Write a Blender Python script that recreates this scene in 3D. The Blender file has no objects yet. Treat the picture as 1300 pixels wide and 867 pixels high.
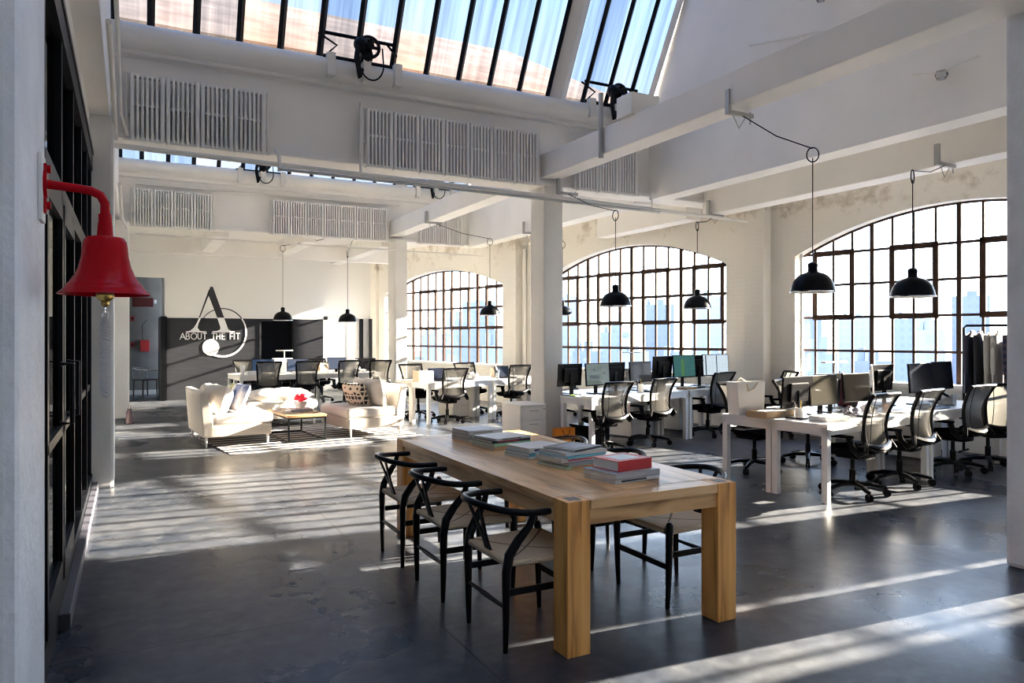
import bpy, bmesh, math, random
from mathutils import Vector, Matrix
from math import sin, cos, pi, radians, hypot, tan
random.seed(7)
C = bpy.context.scene.collection
sc = bpy.context.scene

# ------------------------------------------------------------------ materials
MATS = {}
def newmat(name):
    m = bpy.data.materials.new(name); m.use_nodes = True
    return m, m.node_tree, m.node_tree.nodes['Principled BSDF']
def mat(name, col, rough=0.5, metal=0.0, bump=0.0, bscale=40.0, var=0.0, vscale=3.0, spec=0.5, coat=0.0, col2=None, sheen=0.0, stretch=None):
    if name in MATS: return MATS[name]
    m, nt, b = newmat(name)
    b.inputs['Base Color'].default_value = (*col, 1); b.inputs['Roughness'].default_value = rough
    b.inputs['Metallic'].default_value = metal; b.inputs['Specular IOR Level'].default_value = spec
    b.inputs['Coat Weight'].default_value = coat
    if sheen: b.inputs['Sheen Weight'].default_value = sheen
    if bump or var:
        tc = nt.nodes.new('ShaderNodeTexCoord'); src = tc.outputs['Object']
        if stretch:
            mp = nt.nodes.new('ShaderNodeMapping'); mp.inputs['Scale'].default_value = stretch
            nt.links.new(src, mp.inputs['Vector']); src = mp.outputs['Vector']
    if var:
        n = nt.nodes.new('ShaderNodeTexNoise'); n.inputs['Scale'].default_value = vscale; n.inputs['Detail'].default_value = 6
        nt.links.new(src, n.inputs['Vector'])
        r = nt.nodes.new('ShaderNodeValToRGB'); r.color_ramp.elements[0].position = .35; r.color_ramp.elements[1].position = .7
        c2 = col2 or tuple(max(0, c * (1 - var)) for c in col)
        r.color_ramp.elements[0].color = (*c2, 1); r.color_ramp.elements[1].color = (*col, 1)
        nt.links.new(n.outputs['Fac'], r.inputs['Fac']); nt.links.new(r.outputs['Color'], b.inputs['Base Color'])
    if bump:
        n2 = nt.nodes.new('ShaderNodeTexNoise'); n2.inputs['Scale'].default_value = bscale; n2.inputs['Detail'].default_value = 8
        nt.links.new(src, n2.inputs['Vector'])
        bp = nt.nodes.new('ShaderNodeBump'); bp.inputs['Strength'].default_value = bump; bp.inputs['Distance'].default_value = .01
        nt.links.new(n2.outputs['Fac'], bp.inputs['Height']); nt.links.new(bp.outputs['Normal'], b.inputs['Normal'])
    MATS[name] = m
    return m
WHITE = mat('white_painted_concrete', (.80, .78, .73), .62, bump=.35, bscale=18, var=.10, vscale=1.6)
CEIL = mat('white_painted_ceiling', (.86, .84, .80), .65, bump=.25, bscale=12, var=.08, vscale=1.2)
PLASTER = mat('white_plaster', (.80, .79, .76), .6, bump=.08, bscale=30)
COOLWHITE = mat('pale_painted_column', (.74, .76, .78), .5, bump=.8, bscale=22, var=.22, vscale=2.4)
PIPE = mat('white_pipe_paint', (.74, .72, .67), .5, bump=.1)
RAD = mat('radiator_paint', (.76, .75, .71), .5, bump=.12, bscale=60)
BLACKMET = mat('black_steel', (.007, .008, .010), .38, spec=.12)
RUSTY = mat('weathered_black_window_steel', (.028, .022, .020), .6, spec=.1, var=.5, vscale=25, col2=(.05, .025, .015))
BLACKPL = mat('black_plastic', (.005, .005, .006), .28, spec=.07)
BLACKMATT = mat('black_seat_fabric', (.006, .006, .007), .85, bump=.2, bscale=300, spec=.0)
CHROME = mat('polished_metal', (.6, .6, .62), .22, metal=1.0)
GALV = mat('galvanised_steel', (.42, .42, .40), .45, metal=.7)
DESK = mat('white_desk_laminate', (.80, .79, .76), .28)
DESKLEG = mat('white_desk_frame', (.78, .77, .75), .4)
PAPER = mat('white_paper', (.82, .81, .78), .7)
CREAM = mat('cream_linen', (.60, .54, .47), .85, bump=.25, bscale=260, var=.06, vscale=4, sheen=.2)
CREAM2 = mat('cream_linen_cushion', (.64, .59, .53), .88, bump=.4, bscale=9, sheen=.2)
WALNUT = mat('warm_wood_top', (.42, .24, .11), .42, var=.3, vscale=8, stretch=(1, 8, 8))
BLACKWOOD = mat('black_lacquered_wood', (.006, .006, .008), .32, bump=.05, bscale=80, spec=.14)
RED = mat('red_enamel', (.40, .001, .006), .26, coat=.05, spec=.12)
BRASS = mat('aged_brass', (.55, .38, .12), .35, metal=1.0)
CARD = mat('brown_cardboard', (.42, .30, .18), .8)
TAN = mat('tan_paper', (.55, .40, .25), .75)
LAMPBLK = mat('black_lamp_enamel', (.004, .005, .007), .28, spec=.10)
LAMPIN = mat('white_lamp_inside', (.75, .73, .68), .5)

def oak(name='oiled_oak', sc3=(7, .9, 7), ax='X'):
    m, nt, b = newmat(name)
    tc = nt.nodes.new('ShaderNodeTexCoord'); mp = nt.nodes.new('ShaderNodeMapping'); mp.inputs['Scale'].default_value = sc3
    geo = nt.nodes.new('ShaderNodeObjectInfo')
    add = nt.nodes.new('ShaderNodeVectorMath'); add.operation = 'ADD'
    nt.links.new(tc.outputs['Object'], mp.inputs['Vector']); nt.links.new(mp.outputs['Vector'], add.inputs[0])
    mul = nt.nodes.new('ShaderNodeMath'); mul.operation = 'MULTIPLY'; mul.inputs[1].default_value = 37
    nt.links.new(geo.outputs['Random'], mul.inputs[0]); nt.links.new(mul.outputs[0], add.inputs[1])
    n = nt.nodes.new('ShaderNodeTexNoise'); n.inputs['Scale'].default_value = 2.2; n.inputs['Detail'].default_value = 9; n.inputs['Distortion'].default_value = .6
    nt.links.new(add.outputs[0], n.inputs['Vector'])
    r = nt.nodes.new('ShaderNodeValToRGB'); e = r.color_ramp.elements
    e[0].position = .3; e[0].color = (.32, .16, .06, 1); e[1].position = .68; e[1].color = (.78, .50, .25, 1)
    x = e.new(.5); x.color = (.68, .40, .17, 1)
    nt.links.new(n.outputs['Fac'], r.inputs['Fac'])
    # plank bands
    sep = nt.nodes.new('ShaderNodeSeparateXYZ'); nt.links.new(tc.outputs['Object'], sep.inputs[0])
    w = nt.nodes.new('ShaderNodeMath'); w.operation = 'MULTIPLY'; w.inputs[1].default_value = 6.5; nt.links.new(sep.outputs[ax], w.inputs[0])
    fl = nt.nodes.new('ShaderNodeMath'); fl.operation = 'FLOOR'; nt.links.new(w.outputs[0], fl.inputs[0])
    wn = nt.nodes.new('ShaderNodeTexWhiteNoise'); wn.noise_dimensions = '1D'; nt.links.new(fl.outputs[0], wn.inputs['W'])
    hsv = nt.nodes.new('ShaderNodeHueSaturation'); mr = nt.nodes.new('ShaderNodeMapRange'); mr.inputs['To Min'].default_value = .78; mr.inputs['To Max'].default_value = 1.15
    nt.links.new(wn.outputs['Value'], mr.inputs['Value']); nt.links.new(mr.outputs[0], hsv.inputs['Value'])
    nt.links.new(r.outputs['Color'], hsv.inputs['Color']); nt.links.new(hsv.outputs['Color'], b.inputs['Base Color'])
    b.inputs['Roughness'].default_value = .36
    bp = nt.nodes.new('ShaderNodeBump'); bp.inputs['Strength'].default_value = .12; bp.inputs['Distance'].default_value = .004
    nt.links.new(n.outputs['Fac'], bp.inputs['Height']); nt.links.new(bp.outputs['Normal'], b.inputs['Normal'])
    return m
OAK = oak(); OAKX = oak('oiled_oak_cross', (.9, 7, 7), 'Y')
def oakleg():
    m, nt, b = newmat('oiled_oak_upright')
    tc = nt.nodes.new('ShaderNodeTexCoord'); mp = nt.nodes.new('ShaderNodeMapping'); mp.inputs['Scale'].default_value = (9, 9, .8)
    nt.links.new(tc.outputs['Object'], mp.inputs['Vector'])
    n = nt.nodes.new('ShaderNodeTexNoise'); n.inputs['Scale'].default_value = 2.0; n.inputs['Detail'].default_value = 9; n.inputs['Distortion'].default_value = .8
    nt.links.new(mp.outputs['Vector'], n.inputs['Vector'])
    r = nt.nodes.new('ShaderNodeValToRGB'); e = r.color_ramp.elements
    e[0].position = .28; e[0].color = (.26, .10, .022, 1); e[1].position = .66; e[1].color = (.86, .46, .14, 1)
    x = e.new(.48); x.color = (.74, .35, .09, 1)
    nt.links.new(n.outputs['Fac'], r.inputs['Fac']); nt.links.new(r.outputs['Color'], b.inputs['Base Color'])
    b.inputs['Roughness'].default_value = .42
    return m
OAKLEG = oakleg()

def floor_mat():
    m, nt, b = newmat('polished_dark_concrete')
    L = nt.links.new; N = nt.nodes.new
    tc = N('ShaderNodeTexCoord'); P = tc.outputs['Object']
    n1 = N('ShaderNodeTexNoise'); n1.inputs['Scale'].default_value = .7; n1.inputs['Detail'].default_value = 7; n1.inputs['Roughness'].default_value = .55; L(P, n1.inputs['Vector'])
    n2 = N('ShaderNodeTexNoise'); n2.inputs['Scale'].default_value = 5; n2.inputs['Detail'].default_value = 6; n2.inputs['Roughness'].default_value = .5; L(P, n2.inputs['Vector'])
    mx = N('ShaderNodeMix'); mx.data_type = 'FLOAT'; mx.inputs[0].default_value = .45; L(n1.outputs['Fac'], mx.inputs[2]); L(n2.outputs['Fac'], mx.inputs[3])
    r = N('ShaderNodeValToRGB'); e = r.color_ramp.elements
    e[0].position = .36; e[0].color = (.012, .017, .028, 1); e[1].position = .68; e[1].color = (.080, .083, .088, 1)
    L(mx.outputs[0], r.inputs['Fac'])
    # control joints sawn across the slab
    sep = N('ShaderNodeSeparateXYZ'); L(P, sep.inputs[0])
    def lines(out, off, per):
        a = N('ShaderNodeMath'); a.operation = 'SUBTRACT'; a.inputs[1].default_value = off; L(out, a.inputs[0])
        p = N('ShaderNodeMath'); p.operation = 'PINGPONG'; p.inputs[1].default_value = per / 2; L(a.outputs[0], p.inputs[0])
        g = N('ShaderNodeMath'); g.operation = 'GREATER_THAN'; g.inputs[1].default_value = .006; L(p.outputs[0], g.inputs[0])
        return g.outputs[0]
    lx = lines(sep.outputs['X'], 1.48, 3.4); ly = lines(sep.outputs['Y'], 4.05, 6.6)
    mul = N('ShaderNodeMath'); mul.operation = 'MULTIPLY'; L(lx, mul.inputs[0]); L(ly, mul.inputs[1])
    mc = N('ShaderNodeMix'); mc.data_type = 'RGBA'; mc.inputs[6].default_value = (.02, .02, .02, 1); L(r.outputs['Color'], mc.inputs[7]); L(mul.outputs[0], mc.inputs[0])
    L(mc.outputs[2], b.inputs['Base Color'])
    rr = N('ShaderNodeMapRange'); rr.inputs['From Min'].default_value = .35; rr.inputs['From Max'].default_value = .65; rr.inputs['To Min'].default_value = .22; rr.inputs['To Max'].default_value = .40
    L(n1.outputs['Fac'], rr.inputs['Value']); L(rr.outputs[0], b.inputs['Roughness'])
    n3 = N('ShaderNodeTexNoise'); n3.inputs['Scale'].default_value = 14; n3.inputs['Detail'].default_value = 9; n3.inputs['Distortion'].default_value = .3; L(P, n3.inputs['Vector'])
    gm = N('ShaderNodeMapRange'); gm.inputs['From Min'].default_value = .3; gm.inputs['From Max'].default_value = .7; gm.inputs['To Min'].default_value = .72; gm.inputs['To Max'].default_value = 1.25; L(n3.outputs['Fac'], gm.inputs['Value'])
    gx = N('ShaderNodeVectorMath'); gx.operation = 'SCALE'; L(mc.outputs[2], gx.inputs[0]); L(gm.outputs[0], gx.inputs['Scale']); L(gx.outputs[0], b.inputs['Base Color'])
    bp2 = N('ShaderNodeBump'); bp2.inputs['Strength'].default_value = .6; bp2.inputs['Distance'].default_value = .01; L(mul.outputs[0], bp2.inputs['Height'])
    L(bp2.outputs['Normal'], b.inputs['Normal'])
    b.inputs['Specular IOR Level'].default_value = .17
    return m
FLOOR = floor_mat()

def brick_mat():
    m, nt, b = newmat('white_painted_brick'); L = nt.links.new; N = nt.nodes.new
    tc = N('ShaderNodeTexCoord')
    mp = N('ShaderNodeMapping'); mp.inputs['Rotation'].default_value = (radians(90), 0, 0); L(tc.outputs['Object'], mp.inputs['Vector'])
    # wall object is built with local X along the wall, Z up
    sep = N('ShaderNodeSeparateXYZ'); L(tc.outputs['Object'], sep.inputs[0]); cb = N('ShaderNodeCombineXYZ'); L(sep.outputs['X'], cb.inputs[0]); L(sep.outputs['Z'], cb.inputs[1])
    br = N('ShaderNodeTexBrick'); br.inputs['Scale'].default_value = 1; br.inputs['Brick Width'].default_value = .21; br.inputs['Row Height'].default_value = .072; br.inputs['Mortar Size'].default_value = .008
    br.inputs['Color1'].default_value = (1, 1, 1, 1); br.inputs['Color2'].default_value = (.9, .9, .9, 1); br.inputs['Mortar'].default_value = (0, 0, 0, 1)
    L(cb.outputs[0], br.inputs['Vector'])
    n = N('ShaderNodeTexNoise'); n.inputs['Scale'].default_value = 2.2; n.inputs['Detail'].default_value = 9; n.inputs['Roughness'].default_value = .7; L(tc.outputs['Object'], n.inputs['Vector'])
    # flaking band below the ceiling
    zr = N('ShaderNodeMapRange'); zr.inputs['From Min'].default_value = 3.15; zr.inputs['From Max'].default_value = 3.6; zr.inputs['To Min'].default_value = -.10; zr.inputs['To Max'].default_value = .09; L(sep.outputs['Z'], zr.inputs['Value'])
    ad = N('ShaderNodeMath'); ad.operation = 'SUBTRACT'; L(n.outputs['Fac'], ad.inputs[0]); L(zr.outputs[0], ad.inputs[1])
    r = N('ShaderNodeValToRGB'); e = r.color_ramp.elements; e[0].position = .30; e[0].color = (.50, .44, .36, 1); e[1].position = .43; e[1].color = (.78, .75, .68, 1)
    L(ad.outputs[0], r.inputs['Fac']); L(r.outputs['Color'], b.inputs['Base Color'])
    bp = N('ShaderNodeBump'); bp.inputs['Strength'].default_value = .5; bp.inputs['Distance'].default_value = .006; L(br.outputs['Color'], bp.inputs['Height'])
    L(bp.outputs['Normal'], b.inputs['Normal']); b.inputs['Roughness'].default_value = .6
    return m
BRICK = brick_mat()

def glass_mat(name, tint=(1, 1, 1), dirt=None, gl=.06):
    m = bpy.data.materials.new(name); m.use_nodes = True; nt = m.node_tree; nt.nodes.clear(); L = nt.links.new; N = nt.nodes.new
    out = N('ShaderNodeOutputMaterial'); tr = N('ShaderNodeBsdfTransparent'); tr.inputs[0].default_value = (*tint, 1)
    g = N('ShaderNodeBsdfGlossy'); g.inputs['Roughness'].default_value = .03
    fr = N('ShaderNodeLayerWeight'); fr.inputs['Blend'].default_value = .25
    mr = N('ShaderNodeMapRange'); mr.inputs['To Min'].default_value = gl * .5; mr.inputs['To Max'].default_value = gl * 6; L(fr.outputs['Fresnel'], mr.inputs['Value'])
    mx = N('ShaderNodeMixShader'); L(mr.outputs[0], mx.inputs[0]); L(tr.outputs[0], mx.inputs[1]); L(g.outputs[0], mx.inputs[2])
    if dirt:
        tc = N('ShaderNodeTexCoord'); mp = N('ShaderNodeMapping'); mp.inputs['Scale'].default_value = dirt['scale']; L(tc.outputs['Object'], mp.inputs['Vector'])
        n = N('ShaderNodeTexNoise'); n.inputs['Scale'].default_value = 1; n.inputs['Detail'].default_value = 7; L(mp.outputs[0], n.inputs['Vector'])
        r = N('ShaderNodeValToRGB'); e = r.color_ramp.elements; e[0].position = dirt.get('p0', .3); e[1].position = dirt.get('p1', .7)
        e[0].color = (*dirt['a'], 1); e[1].color = (*dirt['b'], 1); L(n.outputs['Fac'], r.inputs['Fac']); L(r.outputs['Color'], tr.inputs[0])
        if 'diff' in dirt:
            tl = N('ShaderNodeBsdfTranslucent'); tl.inputs[0].default_value = (.9, .9, .9, 1)
            m2 = N('ShaderNodeMixShader'); m2.inputs[0].default_value = dirt['diff']; L(mx.outputs[0], m2.inputs[1]); L(tl.outputs[0], m2.inputs[2]); L(m2.outputs[0], out.inputs[0]); return m
    L(mx.outputs[0], out.inputs[0])
    return m
GLASS = glass_mat('clear_window_glass', (.97, .98, .98))
def sky_glass():
    m = bpy.data.materials.new('grimy_wired_skylight_glass'); m.use_nodes = True; nt = m.node_tree; nt.nodes.clear(); L = nt.links.new; N = nt.nodes.new
    out = N('ShaderNodeOutputMaterial'); tr = N('ShaderNodeBsdfTransparent'); tc = N('ShaderNodeTexCoord'); sp = N('ShaderNodeSeparateXYZ'); L(tc.outputs['Object'], sp.inputs[0])
    mp = N('ShaderNodeMapping'); mp.inputs['Scale'].default_value = (7, .25, .25); L(tc.outputs['Object'], mp.inputs['Vector'])
    n = N('ShaderNodeTexNoise'); n.inputs['Scale'].default_value = 1; n.inputs['Detail'].default_value = 8; n.inputs['Roughness'].default_value = .65; L(mp.outputs[0], n.inputs['Vector'])
    # one random tone for every pane between two glazing bars
    a = N('ShaderNodeMath'); a.operation = 'SUBTRACT'; a.inputs[1].default_value = .21; L(sp.outputs['X'], a.inputs[0])
    d = N('ShaderNodeMath'); d.operation = 'DIVIDE'; d.inputs[1].default_value = .4625; L(a.outputs[0], d.inputs[0]); f = N('ShaderNodeMath'); f.operation = 'FLOOR'; L(d.outputs[0], f.inputs[0])
    wn = N('ShaderNodeTexWhiteNoise'); wn.noise_dimensions = '1D'; L(f.outputs[0], wn.inputs['W'])
    r = N('ShaderNodeValToRGB'); e = r.color_ramp.elements; e[0].position = .30; e[0].color = (.070, .077, .095, 1); e[1].position = .66; e[1].color = (.185, .195, .210, 1); L(n.outputs['Fac'], r.inputs['Fac'])
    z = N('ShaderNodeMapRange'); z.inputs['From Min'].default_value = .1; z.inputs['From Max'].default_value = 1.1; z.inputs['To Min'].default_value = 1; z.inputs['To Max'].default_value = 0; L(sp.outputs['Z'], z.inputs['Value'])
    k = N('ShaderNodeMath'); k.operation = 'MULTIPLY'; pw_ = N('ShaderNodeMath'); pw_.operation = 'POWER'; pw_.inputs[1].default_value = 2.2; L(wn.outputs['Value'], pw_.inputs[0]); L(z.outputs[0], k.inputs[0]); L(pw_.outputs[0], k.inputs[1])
    roof_tint = N('ShaderNodeMix'); roof_tint.data_type = 'RGBA'; roof_tint.inputs[7].default_value = (.150, .112, .092, 1); L(r.outputs['Color'], roof_tint.inputs[6]); L(k.outputs[0], roof_tint.inputs[0])  # warm tone of the roof beyond, painted into the lower glass
    hs = N('ShaderNodeHueSaturation'); mr = N('ShaderNodeMapRange'); mr.inputs['To Min'].default_value = .72; mr.inputs['To Max'].default_value = 1.35; L(wn.outputs['Value'], mr.inputs['Value']); L(mr.outputs[0], hs.inputs['Value']); L(roof_tint.outputs[2], hs.inputs['Color'])
    L(hs.outputs['Color'], tr.inputs[0]); L(tr.outputs[0], out.inputs[0]); return m
SKYGLASS = sky_glass()
FILLSKY = glass_mat('fill_skylight_glass', (.46, .48, .50))  # clearer glass for an unseen skylight, chosen to add fill light
DARKGLASS = glass_mat('dark_partition_glass', (.35, .40, .42), gl=.14)
CLEARGL = glass_mat('drinking_glass', (.85, .88, .9), gl=.2)

def mesh_fabric():
    m = bpy.data.materials.new('grey_mesh_fabric'); m.use_nodes = True; nt = m.node_tree; nt.nodes.clear(); L = nt.links.new; N = nt.nodes.new
    out = N('ShaderNodeOutputMaterial'); tr = N('ShaderNodeBsdfTransparent'); d = N('ShaderNodeBsdfDiffuse'); d.inputs[0].default_value = (.075, .072, .066, 1)
    t = N('ShaderNodeBsdfTranslucent'); t.inputs[0].default_value = (.15, .145, .13, 1)
    a = N('ShaderNodeMixShader'); a.inputs[0].default_value = .5; L(d.outputs[0], a.inputs[1]); L(t.outputs[0], a.inputs[2])
    b = N('ShaderNodeMixShader'); b.inputs[0].default_value = .82; L(tr.outputs[0], b.inputs[1]); L(a.outputs[0], b.inputs[2]); L(b.outputs[0], out.inputs[0])
    return m
MESHFAB = mesh_fabric()

def cord_mat():
    m, nt, b = newmat('woven_paper_cord'); L = nt.links.new; N = nt.nodes.new
    tc = N('ShaderNodeTexCoord'); sep = N('ShaderNodeSeparateXYZ'); L(tc.outputs['Object'], sep.inputs[0])
    ax = N('ShaderNodeMath'); ax.operation = 'ABSOLUTE'; L(sep.outputs['X'], ax.inputs[0])
    ys = N('ShaderNodeMath'); ys.operation = 'ABSOLUTE'; L(sep.outputs['Y'], ys.inputs[0])
    gt = N('ShaderNodeMath'); gt.operation = 'GREATER_THAN'; L(ax.outputs[0], gt.inputs[0]); L(ys.outputs[0], gt.inputs[1])
    mx = N('ShaderNodeMix'); mx.data_type = 'FLOAT'; L(gt.outputs[0], mx.inputs[0]); L(sep.outputs['Y'], mx.inputs[2]); L(sep.outputs['X'], mx.inputs[3])
    mu = N('ShaderNodeMath'); mu.operation = 'MULTIPLY'; mu.inputs[1].default_value = 900; L(mx.outputs[0], mu.inputs[0])
    s = N('ShaderNodeMath'); s.operation = 'SINE'; L(mu.outputs[0], s.inputs[0])
    bp = N('ShaderNodeBump'); bp.inputs['Strength'].default_value = .7; bp.inputs['Distance'].default_value = .003; L(s.outputs[0], bp.inputs['Height']); L(bp.outputs['Normal'], b.inputs['Normal'])
    df = N('ShaderNodeMath'); df.operation = 'SUBTRACT'; L(ax.outputs[0], df.inputs[0]); L(ys.outputs[0], df.inputs[1])
    ab = N('ShaderNodeMath'); ab.operation = 'ABSOLUTE'; L(df.outputs[0], ab.inputs[0])
    r = N('ShaderNodeValToRGB'); e = r.color_ramp.elements; e[0].position = .004; e[0].color = (.20, .14, .08, 1); e[1].position = .012; e[1].color = (.74, .61, .43, 1); L(ab.outputs[0], r.inputs['Fac'])
    L(r.outputs['Color'], b.inputs['Base Color']); b.inputs['Roughness'].default_value = .75
    return m
CORD = cord_mat()

def emis(name, col, strength, base=(.02, .02, .02), rough=.3):
    m, nt, b = newmat(name); b.inputs['Base Color'].default_value = (*base, 1); b.inputs['Roughness'].default_value = rough
    b.inputs['Emission Color'].default_value = (*col, 1); b.inputs['Emission Strength'].default_value = strength
    return m

# ------------------------------------------------------------------ mesh builder
class MB:
    def __init__(s): s.bm = bmesh.new()
    def _xf(s, vs, M):
        if M is not None: bmesh.ops.transform(s.bm, matrix=M, verts=vs)
        return s
    def box(s, c, d, rz=0, rx=0, ry=0, bev=0, seg=2):
        r = bmesh.ops.create_cube(s.bm, size=1); vs = r['verts']
        bmesh.ops.scale(s.bm, vec=d, verts=vs)
        if bev:
            es = list({e for v in vs for e in v.link_edges})
            q = bmesh.ops.bevel(s.bm, geom=es, offset=min(bev, min(d) * .49), segments=seg, affect='EDGES', profile=.6)
            vs = list({v for f in q['faces'] for v in f.verts} | {v for v in vs if v.is_valid})
        M = Matrix.Translation(c) @ Matrix.Rotation(rz, 4, 'Z') @ Matrix.Rotation(ry, 4, 'Y') @ Matrix.Rotation(rx, 4, 'X')
        return s._xf(vs, M)
    def b2(s, x0, x1, y0, y1, z0, z1, bev=0):
        return s.box(((x0 + x1) / 2, (y0 + y1) / 2, (z0 + z1) / 2), (abs(x1 - x0), abs(y1 - y0), abs(z1 - z0)), bev=bev)
    def cyl(s, p0, p1, r0, r1=None, n=12, caps=True):
        r1 = r0 if r1 is None else r1; p0 = Vector(p0); p1 = Vector(p1); d = p1 - p0
        r = bmesh.ops.create_cone(s.bm, cap_ends=caps, cap_tris=False, segments=n, radius1=r0, radius2=r1, depth=d.length)
        M = Matrix.Translation((p0 + p1) / 2) @ d.to_track_quat('Z', 'Y').to_matrix().to_4x4()
        return s._xf(r['verts'], M)
    def tube(s, pts, r, n=8, closed=False, flat=1.0, caps=True):
        pts = [Vector(p) for p in pts]; m = len(pts); rings = []
        rs = r if isinstance(r, (list, tuple)) else [r] * m
        up = Vector((0, 0, 1)); prev = None
        for i, p in enumerate(pts):
            if closed: t = pts[(i + 1) % m] - pts[i - 1]
            else: t = pts[min(i + 1, m - 1)] - pts[max(i - 1, 0)]
            if t.length < 1e-9: t = Vector((0, 0, 1))
            t.normalize()
            if prev is None:
                a = t.cross(up)
                if a.length < .05: a = t.cross(Vector((1, 0, 0)))
            else: a = prev - t * prev.dot(t)
            a.normalize(); prev = a; b = t.cross(a)
            rings.append([s.bm.verts.new(p + rs[i] * (cos(2 * pi * k / n) * a + flat * sin(2 * pi * k / n) * b)) for k in range(n)])
        for i in range(m if closed else m - 1):
            A, B = rings[i], rings[(i + 1) % m]
            for k in range(n): s.bm.faces.new((A[k], A[(k + 1) % n], B[(k + 1) % n], B[k]))
        if not closed and caps: s.bm.faces.new(rings[0][::-1]); s.bm.faces.new(rings[-1])
        return s
    def lathe(s, prof, n=32, c=(0, 0, 0)):
        c = Vector(c); rings = []
        for r, z in prof:
            if r < 1e-5: rings.append([s.bm.verts.new(c + Vector((0, 0, z)))])
            else: rings.append([s.bm.verts.new(c + Vector((r * cos(2 * pi * k / n), r * sin(2 * pi * k / n), z))) for k in range(n)])
        for A, B in zip(rings, rings[1:]):
            for k in range(n):
                a = A[k % len(A)]; a2 = A[(k + 1) % len(A)]; b = B[k % len(B)]; b2 = B[(k + 1) % len(B)]
                f = [v for i, v in enumerate((a, a2, b2, b)) if v not in (a, a2, b2, b)[:i]]
                if len(f) > 2: s.bm.faces.new(f)
        return s
    def sphere(s, c, r, u=16, v=10, sc=(1, 1, 1)):
        q = bmesh.ops.create_uvsphere(s.bm, u_segments=u, v_segments=v, radius=r)
        return s._xf(q['verts'], Matrix.Translation(c) @ Matrix.Diagonal((*sc, 1)))
    def prism(s, pts, axis, a, b):
        """polygon pts (p,q) extruded along axis between a and b. axis 'x': (p,q)=(y,z); 'y': (x,z); 'z': (x,y)"""
        def mk(p, q, t): return {'x': (t, p, q), 'y': (p, t, q), 'z': (p, q, t)}[axis]
        A = [s.bm.verts.new(mk(p, q, a)) for p, q in pts]; B = [s.bm.verts.new(mk(p, q, b)) for p, q in pts]; n = len(pts)
        s.bm.faces.new(A); s.bm.faces.new(B[::-1])
        for i in range(n): s.bm.faces.new((A[i], B[i], B[(i + 1) % n], A[(i + 1) % n]))
        return s
    def quad(s, *ps): s.bm.faces.new([s.bm.verts.new(p) for p in ps]); return s
    def pillow(s, c, w, h, t, M=None, n=12, crease=0):
        """cushion in local XZ plane (w x h), thickness t along Y"""
        grid = {}
        for side in (1, -1):
            for i in range(n + 1):
                for j in range(n + 1):
                    u = -1 + 2 * i / n; v = -1 + 2 * j / n
                    edge = i in (0, n) or j in (0, n)
                    if edge and side == -1: grid[(side, i, j)] = grid[(1, i, j)]; continue
                    th = (max(0, (1 - u ** 4)) * max(0, (1 - v ** 4))) ** .5
                    pin = 1 - .07 * (abs(u) ** 2 * (1 - abs(v)) + abs(v) ** 2 * (1 - abs(u)))
                    x = u * w / 2 * (1 - .06 * (1 - abs(v) ** 2) * abs(u)); z = v * h / 2 * (1 - .06 * (1 - abs(u) ** 2) * abs(v))
                    y = side * t / 2 * th * (1 + crease * sin(9 * u + 2 * v) * .08)
                    grid[(side, i, j)] = s.bm.verts.new((x, y, z))
        vs = list({v for v in grid.values()})
        for side in (1, -1):
            for i in range(n):
                for j in range(n):
                    f = [grid[(side, i, j)], grid[(side, i + 1, j)], grid[(side, i + 1, j + 1)], grid[(side, i, j + 1)]]
                    if side == 1: f = f[::-1]
                    try: s.bm.faces.new(f)
                    except ValueError: pass
        return s._xf(vs, Matrix.Translation(c) @ (M or Matrix.Identity(4)))
    def build(s, name, m, parent=None, smooth=False, bev=0, loc=None, rz=0, noweld=False):
        bmesh.ops.recalc_face_normals(s.bm, faces=s.bm.faces)
        me = bpy.data.meshes.new(name); s.bm.to_mesh(me); s.bm.free()
        me.materials.append(m)
        if smooth:
            for p in me.polygons: p.use_smooth = True
        o = bpy.data.objects.new(name, me); C.objects.link(o)
        if smooth == 'auto' or smooth is True:
            try:
                md = o.modifiers.new('edges', 'EDGE_SPLIT'); md.split_angle = radians(38)
            except Exception: pass
        if bev:
            md = o.modifiers.new('soft', 'BEVEL'); md.width = bev; md.segments = 2; md.limit_method = 'ANGLE'
        if parent: o.parent = parent
        if loc: o.location = loc
        if rz: o.rotation_euler[2] = rz
        return o
def tag(o, label=None, cat=None, group=None, kind=None):
    if label: o['label'] = label
    if cat: o['category'] = cat
    if group: o['group'] = group
    if kind: o['kind'] = kind
    return o
def empty(name, loc, rz=0, label=None, cat=None, group=None, kind=None):
    o = bpy.data.objects.new(name, None); C.objects.link(o); o.location = loc; o.rotation_euler = (0, 0, rz); o.empty_display_size = .1
    return tag(o, label, cat, group, kind)
def struct(mb, name, m, parent=None, label=None, **k):
    o = mb.build(name, m, parent, **k)
    if not parent: o['kind'] = 'structure'
    if label: o['label'] = label
    return o
def copy_tree(o, parent=None):
    c = o.copy(); C.objects.link(c); c.parent = parent
    for ch in list(o.children): copy_tree(ch, c)
    return c
def dup(o, loc, rz, label, group=None, scl=None):
    c = copy_tree(o); c.location = loc; c.rotation_euler = (0, 0, rz); c['label'] = label
    if group: c['group'] = group
    if scl: c.scale = scl
    return c

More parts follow.
